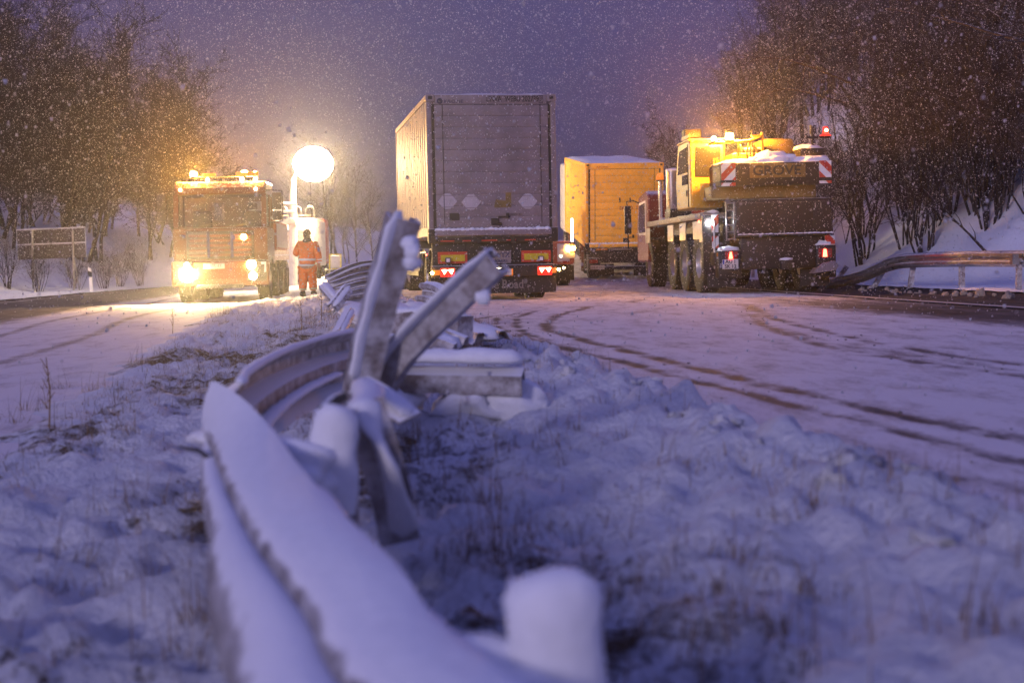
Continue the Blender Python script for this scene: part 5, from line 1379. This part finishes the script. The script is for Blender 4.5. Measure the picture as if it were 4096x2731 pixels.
# --- barrier along the right shoulder, bent down at its far end
RB = empty('crash_barrier', (9.0,28.4,H(9.0,28.4)), (0,0,0), 'shiny steel guardrail along the right bank, bent down behind the crane', 'crash barrier')
base = Vector(RB.location)
def rail_pt(y): 
    x = edge_x(y)+11.0; return Vector((x, y, H(x, y)+0.595))
rp = [rail_pt(6), rail_pt(14), rail_pt(22), at(4096,1035,26.4), at(3850,1036,28.4), at(3640,1042,30.35), at(3565,1056,31.1), at(3512,1080,31.8), at(3450,1106,32.6), at(3388,1123,33.4), at(3318,1137,34.3)]
ru = [(0,0,1)]*6 + [(0.12,0,1),(0.25,0,0.97),(0.35,0,0.95),(0.4,0,0.9),(0.45,0,0.9)]
mb = MB(); mb.sweep(wprof(-1), [p-base for p in spline(rp,6)], spline(ru,6)); mb.build('rail_beam', M['galv_bare'], RB, auto=40)
for y in (8,10,12,14,16,18,20,22,24,26.4):
    q = rail_pt(y)-base; gz = H(q.x+base.x, y)-base.z
    c_post('rail_post', (q.x+0.16,q.y,gz-0.3), (q.x+0.16,q.y,q.z+0.02), RB, w=0.10, d=0.06)
    part('spacer', RB, M['galv_bare'], (q.x+0.002,q.x+0.12,q.y-0.06,q.y+0.06,q.z-0.1,q.z+0.1))
for a, b in (((3850,1165,28.5),(3850,1030,28.5)),((3638,1160,30.5),(3655,1060,30.5)),((3480,1152,32.4),(3535,1082,32.2)),((3312,1148,34.5),(3388,1066,34.3))):
    c_post('rail_post', at(*a)-base-Vector((0,0,0.15)), at(*b)-base, RB, w=0.11, d=0.07)
# barrier going on beyond the lorries
RB2 = empty('crash_barrier', rail_pt(44), (0,0,0), 'snow-topped guardrail on the right edge beyond the cream trailer', 'crash barrier')
b2 = Vector(RB2.location)
mb = MB(); ps = [rail_pt(y)-b2 for y in (44,48,52,56,60,66,72,80,90)]
mb.sweep(wprof(-1), ps, [(0,0,1)]*len(ps)); mb.build('rail_beam', M['galv_bare'], RB2, auto=40)
snow_ridge('rail_snow', [p+Vector((0,0,0.16)) for p in ps], 0.05, RB2, 0.8)
for y in range(45, 90, 4):
    q = rail_pt(y)-b2; gz = H(q.x+b2.x, y)-b2.z
    c_post('rail_post', (q.x+0.1,q.y,gz-0.3), (q.x+0.1,q.y,q.z+0.05), RB2, w=0.1)

# ------------------------------------------------------------------ sign seen from behind, delineator post
def gpos(u, v, y):
    p = at(u, v, y); return Vector((p.x, y, H(p.x, y)))
sg = gpos(217, 1160, 58)
SGN = empty('road_sign', sg, (0,0,R(-3)), 'wide grey road sign on two posts seen from behind on the left bank', 'sign')
sw, sb, stp = 1.40, (at(217,1035,58).z-sg.z), (at(217,915,58).z-sg.z)
hh = (stp-sb)/2
tl_ = Matrix.Rotation(R(-2.2),4,'Y')
for k in range(2):
    mb = MB(); mb.box(-sw,sw,0,0.03,sb+k*hh+0.01,sb+(k+1)*hh-0.01,tl_); pn = mb.build('sign_panel', M['signback'], SGN)
    mb = MB(); mb.box(-sw-0.02,sw+0.02,-0.05,-0.001,sb+(k+1)*hh-0.035,sb+(k+1)*hh+0.005,tl_); mb.build('frame_rail', M['galv_bare'], pn)
    mb = MB(); mb.box(-sw-0.02,sw+0.02,-0.052,0.035,sb+(k+1)*hh+0.005,sb+(k+1)*hh+0.03,tl_); mb.build('rail_snow', M['snow_cap'], pn)
for x in (-sw-0.03, sw+0.005):
    mb = MB(); mb.box(x,x+0.025,-0.04,0.035,sb,stp,tl_); mb.build('frame_side', M['galv_bare'], SGN)
for x in (-0.84, 0.84):
    MB().tube([(x,-0.08,-0.4),(x,-0.08,stp-0.05)],0.045,10).build('sign_post', M['galv_bare'], SGN)
    MB().tube([(x+0.1,0.5,-0.4),(x,-0.05,sb+0.1)],0.03,8).build('sign_brace', M['galv_bare'], SGN)
dp = gpos(365, 1163, 56)
DP = empty('delineator_post', dp, (0,R(-4),0), 'white roadside marker post with a black band beside the sign', 'marker post')
MB().prism([(-0.06,-0.2),(0.06,-0.2),(0.05,0.92),(-0.05,1.0)], 0, 0.1).build('post_body', M['white'], DP)
MB().prism([(-0.058,0.60),(0.058,0.60),(0.056,0.80),(-0.056,0.86)], -0.003, 0.103).build('black_band', M['ink'], DP)
# ------------------------------------------------------------------ bare winter trees and bushes
def tubes_np(segs, n):
    """segs: array rows (p0, p1, r0, r1); each becomes an n-sided prism"""
    S = np.array(segs, dtype=np.float64); A = S[:, 0:3]; B = S[:, 3:6]; ra = S[:, 6]; rb = S[:, 7]
    d = B-A; d /= np.linalg.norm(d, axis=1, keepdims=True)+1e-9
    ref = np.where(np.abs(d[:, 2:3]) > 0.9, np.array([[1.0,0,0]]), np.array([[0,0,1.0]]))
    u = np.cross(d, ref); u /= np.linalg.norm(u, axis=1, keepdims=True); w = np.cross(d, u)
    V = []
    for P, r in ((A, ra), (B, rb)):
        for k in range(n):
            a = 2*math.pi*k/n
            V.append(P + (u*math.cos(a)+w*math.sin(a))*r[:, None])
    V = np.stack(V, axis=1).reshape(-1, 3)
    m = len(S); base = np.arange(m)[:, None]*(2*n)
    F_ = np.concatenate([base + np.array([[k, (k+1) % n, n+(k+1) % n, n+k]]) for k in range(n)], axis=0)
    return V, F_
def grow(seed, h, stems, spread, levels, kids, curl=0.18, droop=0.0, twig=0.005, r0=0.07, up=0.25):
    rg = random.Random(seed); big, small = [], []
    def branch(p, d, ln, r, lev):
        ns = 5 if lev == 0 else 4 if lev == 1 else 3
        pts = [p]; dd = d.copy()
        for i in range(ns):
            dd = (dd + Vector((rg.gauss(0,curl), rg.gauss(0,curl), rg.gauss(0,curl)*0.6 + (up*0.25 if lev else 0.05) - droop*lev*0.12))).normalized()
            pts.append(pts[-1] + dd*ln/ns)
        re = max(twig*0.7, r*0.42)
        for i in range(ns):
            a = r + (re-r)*i/ns; b = r + (re-r)*(i+1)/ns
            (big if lev <= 1 and r > 0.018 else small).append((*pts[i], *pts[i+1], a, b))
        if lev < levels:
            nk = kids[lev]
            for k in range(nk):
                t = 0.22 + 0.78*(k+rg.random())/nk if lev == 0 else 0.12+0.88*rg.random()
                i = min(ns-1, int(t*ns)); q = pts[i].lerp(pts[i+1], t*ns-i)
                ax = (pts[i+1]-pts[i]).normalized()
                side = ax.orthogonal().normalized(); side.rotate(Quaternion(ax, rg.random()*6.283))
                ang = rg.uniform(0.45, 0.95) if lev == 0 else rg.uniform(0.4, 1.0)
                nd = (ax*math.cos(ang)+side*math.sin(ang)).normalized()
                branch(q, nd, ln*rg.uniform(0.28, 0.5)*(1.15-0.5*t if lev == 0 else 1), max(twig, r*(1-0.55*t)*rg.uniform(0.32, 0.5)), lev+1)
    for s in range(stems):
        a = 6.283*s/stems+rg.random(); tilt = spread*rg.uniform(0.3, 1.0) if stems > 1 else spread*rg.uniform(0,0.3)
        d = Vector((math.cos(a)*math.sin(tilt), math.sin(a)*math.sin(tilt), math.cos(tilt)))
        branch(Vector((math.cos(a),math.sin(a),0))*(rg.uniform(0.05,0.42) if stems > 1 else 0)+Vector((0,0,-0.35)), d, h*rg.uniform(0.75, 1.05), r0*rg.uniform(0.75,1.1), 0)
    return big, small
def tree_proto(name, label, cat, seed, h, stems, spread, levels, kids, tm, lm, leaves=0, **kw):
    big, small = grow(seed, h, stems, spread, levels, kids, **kw)
    T = empty(name, (0,0,-500), (0,0,0), label, cat)
    V, F_ = tubes_np(big, 6); raw('trunk', V, F_, tm, T, smooth=True)
    V, F_ = tubes_np(small, 3)
    cr = raw('crown', V, F_, lm, T, smooth=True)
    if leaves:
        S = np.array(small); rg = np.random.default_rng(seed)
        pick = S[rg.integers(0, len(S), leaves)]; t = rg.random((leaves,1)); c = pick[:, 0:3]*(1-t)+pick[:, 3:6]*t
        a = rg.normal(size=(leaves,3)); a /= np.linalg.norm(a,axis=1,keepdims=True); a[:,2] -= 0.8; a /= np.linalg.norm(a,axis=1,keepdims=True)
        b = np.cross(a, rg.normal(size=(leaves,3))); b /= np.linalg.norm(b,axis=1,keepdims=True)
        sz = rg.uniform(0.03, 0.065, (leaves,1))
        Q = np.stack([c, c+a*sz+b*sz*0.4, c+a*sz*2, c+a*sz-b*sz*0.4], axis=1).reshape(-1,3)
        raw('dry_leaves', Q, np.arange(len(Q)).reshape(-1,4), M['dryleaf'], T)['kind'] = 'stuff'
    return T
PROTO = {
 'hazel1': tree_proto('bush', '', '', 1, 5.2, 9, 0.30, 3, (9,6,4), M['bark'], M['twig'], r0=0.040, curl=0.13, twig=0.0055),
 'hazel2': tree_proto('bush', '', '', 2, 4.2, 11, 0.42, 3, (8,6,4), M['bark'], M['twig'], r0=0.032, curl=0.14, twig=0.0055),
 'birch1': tree_proto('bare_tree', '', '', 3, 8.5, 2, 0.22, 3, (15,8,5), M['bark'], M['twig'], r0=0.085, twig=0.006, droop=0.12),
 'birch2': tree_proto('bare_tree', '', '', 4, 9.5, 1, 0.10, 3, (22,9,6), M['bark'], M['twig'], r0=0.11, twig=0.0065),
 'leafy1': tree_proto('bare_tree', '', '', 5, 6.0, 4, 0.45, 3, (11,8,5), M['bark'], M['twig'], leaves=3200, r0=0.06, twig=0.006, droop=0.2),
 'dark1': tree_proto('bare_tree', '', '', 6, 12.0, 1, 0.08, 3, (26,12,7), M['bark'], M['darktwig'], leaves=7000, r0=0.14, twig=0.011),
 'dark2': tree_proto('bare_tree', '', '', 7, 10.0, 2, 0.25, 3, (18,10,7), M['bark'], M['darktwig'], leaves=7000, r0=0.11, twig=0.011),
}
TN = {'hazel1':('bare bush of upright stems','bush'),'hazel2':('low spreading bare bush','bush'),'birch1':('forked slender bare tree','tree'),'birch2':('single-stemmed bare tree','tree'),
      'leafy1':('bare tree with dry brown leaves','tree'),'dark1':('tall dark dense tree','tree'),'dark2':('forked dark dense tree','tree')}
used_p = set()
def plant(kind, x, y, rz, s, where, group, lean=(0,0), sink=0.0):
    src = PROTO[kind]
    t = src if kind not in used_p else clone(src)
    used_p.add(kind)
    t.location = (x, y, H(x, y)-sink); t.rotation_euler = (lean[0], lean[1], rz); t.scale = (s, s, s)
    nm, cat = TN[kind]
    tag(t, nm + ' ' + where, cat, group + ', ' + nm)
    return t
rt = random.Random(5)
RW, RGp = 'on the snowy right bank above the guardrail', 'growth on the right bank'
# placed ones on the near part of the right bank
for kind, u, v, y, s in (('hazel1',3470,1095,36,1.05),('hazel1',3560,1050,38,1.15),('hazel2',3650,1015,35,1.0),('hazel1',3760,1000,36,1.0),('birch1',4040,1000,33,0.85),('hazel2',3960,1010,32,0.9),('birch1',3900,960,41,0.9),
                         ('leafy1',3420,930,44,1.0),('hazel1',3380,1080,41,1.0),('birch2',3700,880,44,0.8),('birch2',4080,900,37,0.9),('birch1',3620,930,46,0.9),('hazel2',3520,1000,42,1.1),('hazel1',3850,930,40,0.9)):
    p = at(u, v, y); off = p.x-edge_x(y); off = max(14.6, off+1.2); plant(kind, edge_x(y)+off, y, rt.random()*6.28, s, RW, RGp, (rt.uniform(-.08,.08), rt.uniform(-.18,-.02)))
for i in range(84):
    y = 24+100*rt.random()**1.25; off = 15.0 + 26*rt.random()**1.2
    kind = rt.choice(['hazel1','hazel2','birch1','birch2','birch1','leafy1','birch2'])
    x = edge_x(y)+off
    if x/y > 0.52: continue
    plant(kind, x, y, rt.random()*6.28, rt.uniform(0.75,1.2), RW, RGp, (rt.uniform(-.08,.08), rt.uniform(-.15,.03)))
for kind, y, off, s_ in (('hazel1',36,13.2,0.8),('hazel2',38,13.6,0.85),('hazel1',40,13.0,0.85),('hazel1',42.5,13.8,0.9),('hazel2',44,13.1,0.9),('hazel1',34.5,14.2,0.8),('hazel2',47,13.4,0.95),('hazel1',50,13.5,1.0),('hazel2',32.8,14.6,0.75)):
    plant(kind, edge_x(y)+off, y, rt.random()*6.28, s_, RW, RGp, (rt.uniform(-.08,.08), rt.uniform(-.15,.0)))
# dense wood on the left bank
LW, LGp = 'in the dark wood on the left bank', 'wood on the left bank'
for i in range(105):
    y = 44+62*rt.random()**1.1; off = -19.0-20*rt.random()**1.3
    x = edge_x(y)+off
    if x/y < -0.5: continue
    plant(rt.choice(['dark1','dark2','dark1','dark2','leafy1']), x, y, rt.random()*6.28, rt.uniform(0.75,1.15), LW, LGp, (rt.uniform(-.06,.06), rt.uniform(-.06,.06)))
for u, v, y, kind in ((300,1130,60,'hazel2'),(420,1130,62,'hazel2'),(150,1150,57,'hazel2'),(30,1100,56,'hazel1'),(480,1110,66,'hazel1'),(560,1100,70,'hazel1')):
    p = at(u, v, y); plant(kind, p.x, y, rt.random()*6, 0.42, 'at the foot of the left bank', 'bushes below the left wood')
# trees closing the valley where the road bends away
FW, FGp = 'far behind where the road bends away', 'far trees behind the lorries'
for i in range(26):
    y = 95+50*rt.random(); x = -26+62*rt.random()
    if abs(x-(edge_x(y)+4)) < 9: continue
    plant(rt.choice(['birch2','dark2','birch1']), x, y, rt.random()*6.28, rt.uniform(0.8,1.2), FW, FGp)
# long snow-laden boughs arching out of the right bank
def bough(label, pts, r):
    P = spline([at(*q) for q in pts], 6); n = len(P)
    mb = MB(); mb.tube(P, [r*(1-0.8*i/(n-1)) for i in range(n)], 6); o = mb.build('bough', M['twig'], None, smooth=True); tag(o, label, 'branch')
    rg = random.Random(len(pts)*7+int(pts[0][0]))
    for k in range(7):
        i = rg.randrange(4, n-1); d = (P[i+1 if i+1 < n else i]-P[i-1]).normalized(); s = Vector((rg.gauss(0,1), rg.gauss(0,1), rg.gauss(0,0.7))).normalized()
        q = P[i]+(d+s*0.6)*0.35; q2 = q+(d+s*0.3)*0.35
        MB().tube([P[i], q, q2], [r*0.4, r*0.28, r*0.12], 5).build('side_twig', M['twig'], o, smooth=True)
    if False: snow_ridge('bough_snow', [p+Vector((0,0,r*0.5*(1-0.8*i/len(P)))) for i, p in enumerate(P[2:])], r*0.45, o, 0.8)
bough('long snow-dusted bough arching over the crane beacon', [(3420,340,36),(3300,290,35.5),(3180,248,35),(3080,232,34.6),(2985,238,34.3)], 0.035)
bough('snow-dusted bough below the long arching one', [(3420,420,36),(3300,390,35.5),(3190,362,35),(3110,362,34.8),(3030,380,34.5)], 0.030)
bough('thick bare bough reaching down from the top of the right bank', [(4300,260,30),(4096,170,30),(3960,130,30.3),(3830,90,30.6),(3700,60,31)], 0.045)
bough('leaning dark sapling trunk rising from behind the guardrail', [(3945,1010,31),(3880,940,31.3),(3800,860,31.7),(3760,790,32)], 0.035)
# ------------------------------------------------------------------ dry grass, clods, lumps, falling snow, haze
def blades(name, spots, mat_):
    """spots: (x, y, z, height, n, spread); one mesh of thin bent, broken blades"""
    V = []; Fc = []
    rg = random.Random(3)
    for (x, y, z, h, n, sp) in spots:
        wind = rg.random()*6.283
        for k in range(n):
            a = wind+rg.gauss(0, 1.1); lean = abs(rg.gauss(0.8, 0.5))+(0.9 if rg.random() < 0.25 else 0); hh = h*rg.uniform(0.35, 1.25); w = rg.uniform(0.0009, 0.0024)*(1+0.6*h)
            bx, by = x+rg.gauss(0, sp), y+rg.gauss(0, sp)
            px, py = -math.sin(a)*w, math.cos(a)*w
            i = len(V); cx, cy, cz, th = bx, by, z-0.02, lean*0.55
            for s_ in range(4):
                f = 1-0.27*s_
                V += [(cx-px*f, cy-py*f, cz), (cx+px*f, cy+py*f, cz)]
                ln = (hh+0.02)/3; cx += math.cos(a)*math.sin(th)*ln; cy += math.sin(a)*math.sin(th)*ln; cz += math.cos(th)*ln; th += lean*rg.uniform(0.25, 0.9)+(1.4 if rg.random() < 0.12 else 0)
            Fc += [(i,i+1,i+3,i+2),(i+2,i+3,i+5,i+4),(i+4,i+5,i+7,i+6)]
    o = raw(name, V, Fc, mat_); return tag(o, kind='stuff')
rg = random.Random(21)
sp = []
for i in range(16000):
    y = 1.6+34*rg.random()**1.7; of = -3.7+3.55*rg.random()
    x = edge_x(y)+of
    d = bare_at(x, y)+0.10*rg.gauss(0,1)
    if d < 0.02: continue
    if -1.4 < x < 0.2 and y < 4 and rg.random() < 0.3: continue
    sp.append((x, y, med_h(x, y), rg.uniform(0.04, 0.125)*(1+0.5*rg.random()**4), rg.randint(2,5), 0.05))
# taller tufts that stand out in the picture
for (u, v, h, n) in ((900,1262,0.42,60),(865,1270,0.34,35),(1360,1280,0.34,50),(1300,1300,0.30,50),(1240,1320,0.26,40),(1180,1330,0.24,40),(1330,1260,0.38,40),(560,1450,0.20,50),(640,1430,0.18,40),(230,1560,0.26,50),(140,1640,0.22,60),(60,1700,0.2,60),
                     (380,1560,0.17,40),(520,1640,0.16,40),(480,1800,0.16,50),(620,1640,0.14,30),(700,1560,0.12,30),(1990,2060,0.14,60),(1900,2200,0.16,60),(1950,2330,0.18,60),(2050,2180,0.14,50),(2100,1980,0.12,50),(1800,1880,0.12,50),(1640,1760,0.14,60),
                     (2560,2500,0.17,50),(2900,2350,0.14,40),(3000,2480,0.16,50),(3950,2520,0.2,60),(3300,2350,0.12,40),(500,2000,0.15,60),(330,2300,0.18,50),(520,2330,0.18,60),(200,2350,0.16,50),(2300,1700,0.1,40),(2500,1750,0.1,40),(2650,1660,0.09,30),(1250,1560,0.16,60),(1150,1620,0.16,60),(1200,1680,0.15,50),(1340,1560,0.14,50),(850,2400,0.2,60),(800,2600,0.22,60),(760,2250,0.16,50)):
    p = atz(u, v, 0.0); x, y = p.x, p.y
    for _ in range(3):
        z = med_h(x, y); p = atz(u, v, z); x, y = p.x, p.y
    sp.append((x, y, med_h(x, y), h, n, 0.05+0.08*h))
blades('dry_grass', sp, M['grass'])
# single dead weed stalks
def weed(u, v, h, label):
    p = atz(u, v, -0.1); z = med_h(p.x, p.y)
    mb = MB(); rg2 = random.Random(u); P = [(p.x,p.y,z-0.05),(p.x+0.01,p.y,z+h*0.5),(p.x-0.01,p.y,z+h)]
    mb.tube(P, [0.006,0.005,0.003], 5)
    o = mb.build('dead_weed', M['grass'], None); tag(o, label, 'weed')
    for k in range(7):
        t = 0.35+0.6*k/7; a = rg2.random()*6.28; q = Vector(P[0]).lerp(Vector(P[2]), t)
        MB().tube([q, q+Vector((math.cos(a)*0.04, math.sin(a)*0.04, 0.06))], [0.004,0.002], 4).build('stalk_branch', M['grass'], o)
weed(195,1640,0.42,'tall dead weed stalk on the left edge of the median'); weed(690,1290,0.42,'thin dead weed stalk in front of the recovery truck'); weed(1205,1330,0.40,'dead weed stalk between the worker and the crumpled barrier')
weed(1285,1310,0.46,'slanting dead weed stalk beside the crumpled barrier fan')

# clods of ploughed snow along the right edge of the median
mb = MB()
for i in range(330):
    y = 2.2+26*rg.random()**1.3; of = -0.34+0.24*rg.gauss(0,1)
    if of > 0.10: continue
    x = edge_x(y)+of; r = rg.uniform(0.008,0.030)*(1.5 if rg.random() < 0.12 else 1)
    mb.ball((x, y, med_h(x, y)-r*0.25), r, 2, 1.5, (rg.uniform(0.9,1.7),rg.uniform(0.8,1.5),rg.uniform(0.5,0.95)), seed=i)
tag(mb.build('snow_clods', M['median'], None, smooth=True), kind='stuff')
# small dark crumbs of slush on the carriageways
mb = MB()
for i in range(110):
    tp = rg.choice(TR[:7])[0]; q = rg.randrange(len(tp)-1); f = rg.random(); x = lerp(tp[q][0],tp[q+1][0],f)+rg.gauss(0,0.16); y = lerp(tp[q][1],tp[q+1][1],f)+rg.gauss(0,0.2); r = rg.uniform(0.004,0.010); mb.ball((x, y, H(x, y)+0.01), r, 1, 0.8, (1.4,1.2,0.7), seed=i)
tag(mb.build('slush_crumbs', mat('grey_slush', (0.16,0.14,0.14), 0.5, 0, 0.4), None), kind='stuff')
# lumps of frozen snow thrown up under the right guardrail
lump = []
for k in range(4):
    b = MB(); b.ball((0,0,0), 1.0, 2, 0.7, (1.1,0.9,0.7), seed=k*5+1); lump.append(b)
lm = mat('dirty_orange_lit_snow', (0.36,0.29,0.22), 0.8, 0, 0.4, 2, 0.4, 6)  # brown tone mixes dirt with orange lamp light put into the colour
lmesh = [b.build('snow_lump', lm, None, smooth=True) for b in lump]
n_l = 0
for i in range(70):
    y = 20+14*rg.random(); of = 10.15+rg.gauss(0,0.16)+0.012*(y-20)
    x = edge_x(y)+of
    if x/y > 0.37 or y > 33.2: continue
    o = lmesh[i % 4] if n_l < 4 and o is not None and i < 4 else lmesh[i % 4].copy()
    if o.name not in COL.objects: COL.objects.link(o)
    r = rg.uniform(0.03,0.105)*(1.1 if y < 27 else 0.7); o.scale = (r, r, r); o.rotation_euler = (rg.random()*6, rg.random()*6, rg.random()*6)
    o.location = (x, y, H(x, y)+r*0.15); tag(o, 'dirty frozen snow lump tinted as orange-lit in the row below the right guardrail', 'snow lump', 'snow lumps below the guardrail'); n_l += 1
for o in lmesh:
    if 'label' not in o: bpy.data.objects.remove(o)

# falling snow: one cloud of small flakes in the air
def flake_mat():
    m = bpy.data.materials.new('falling_snow'); m.use_nodes = True; nt = m.node_tree; nt.nodes.clear()
    o = N(nt,'ShaderNodeOutputMaterial'); d = N(nt,'ShaderNodeBsdfDiffuse'); t = N(nt,'ShaderNodeBsdfTranslucent'); mx = N(nt,'ShaderNodeMixShader')
    d.inputs[0].default_value = (0.72,0.72,0.75,1); t.inputs[0].default_value = (0.72,0.72,0.75,1); mx.inputs[0].default_value = 0.5
    nt.links.new(d.outputs[0], mx.inputs[1]); nt.links.new(t.outputs[0], mx.inputs[2]); nt.links.new(mx.outputs[0], o.inputs[0]); return m
NF = 400000
P = RNG.random((NF,3)); P[:,1] = 4.5+48*P[:,1]**0.8; P[:,0] = -17+30*P[:,0]; P[:,2] = -0.4+11.5*P[:,2]
keep = (np.abs(P[:,0]) < 0.46*P[:,1]+2.0) & (P[:,2] > 0.05)
P = P[keep]; n = len(P)
rad = np.clip(0.0041*np.exp(0.45*RNG.normal(size=n)), 0.0018, 0.0125)
tet = np.array([(1,1,1),(1,-1,-1),(-1,1,-1),(-1,-1,1)])/1.2
th = RNG.random(n)*6.283; c, s = np.cos(th), np.sin(th)
V = np.repeat(tet[None], n, axis=0)
V = np.stack([V[...,0]*c[:,None]-V[...,1]*s[:,None], V[...,0]*s[:,None]+V[...,1]*c[:,None], V[...,2]*1.25], axis=-1)*rad[:,None,None]+P[:,None,:]
Fc = (np.arange(n)[:,None,None]*4+np.array([[0,1,2],[0,3,1],[0,2,3],[1,3,2]])[None]).reshape(-1,3)
tag(raw('falling_snow', V.reshape(-1,3), Fc, flake_mat()), kind='stuff')

# snowy air
mb = MB(); mb.box(-620,620,-320,920,-2.5,33)
hz = mb.build('haze', None, None); hz.data.materials.clear()
hm = bpy.data.materials.new('snowy_air'); hm.use_nodes = True; nt = hm.node_tree; nt.nodes.clear()
ho = N(nt,'ShaderNodeOutputMaterial'); hv = N(nt,'ShaderNodeVolumePrincipled')
hv.inputs['Color'].default_value = (0.93,0.92,0.94,1); hv.inputs['Density'].default_value = 0.0013; hv.inputs['Anisotropy'].default_value = 0.88
nt.links.new(hv.outputs[0], ho.inputs['Volume']); hz.data.materials.append(hm); tag(hz, kind='stuff')
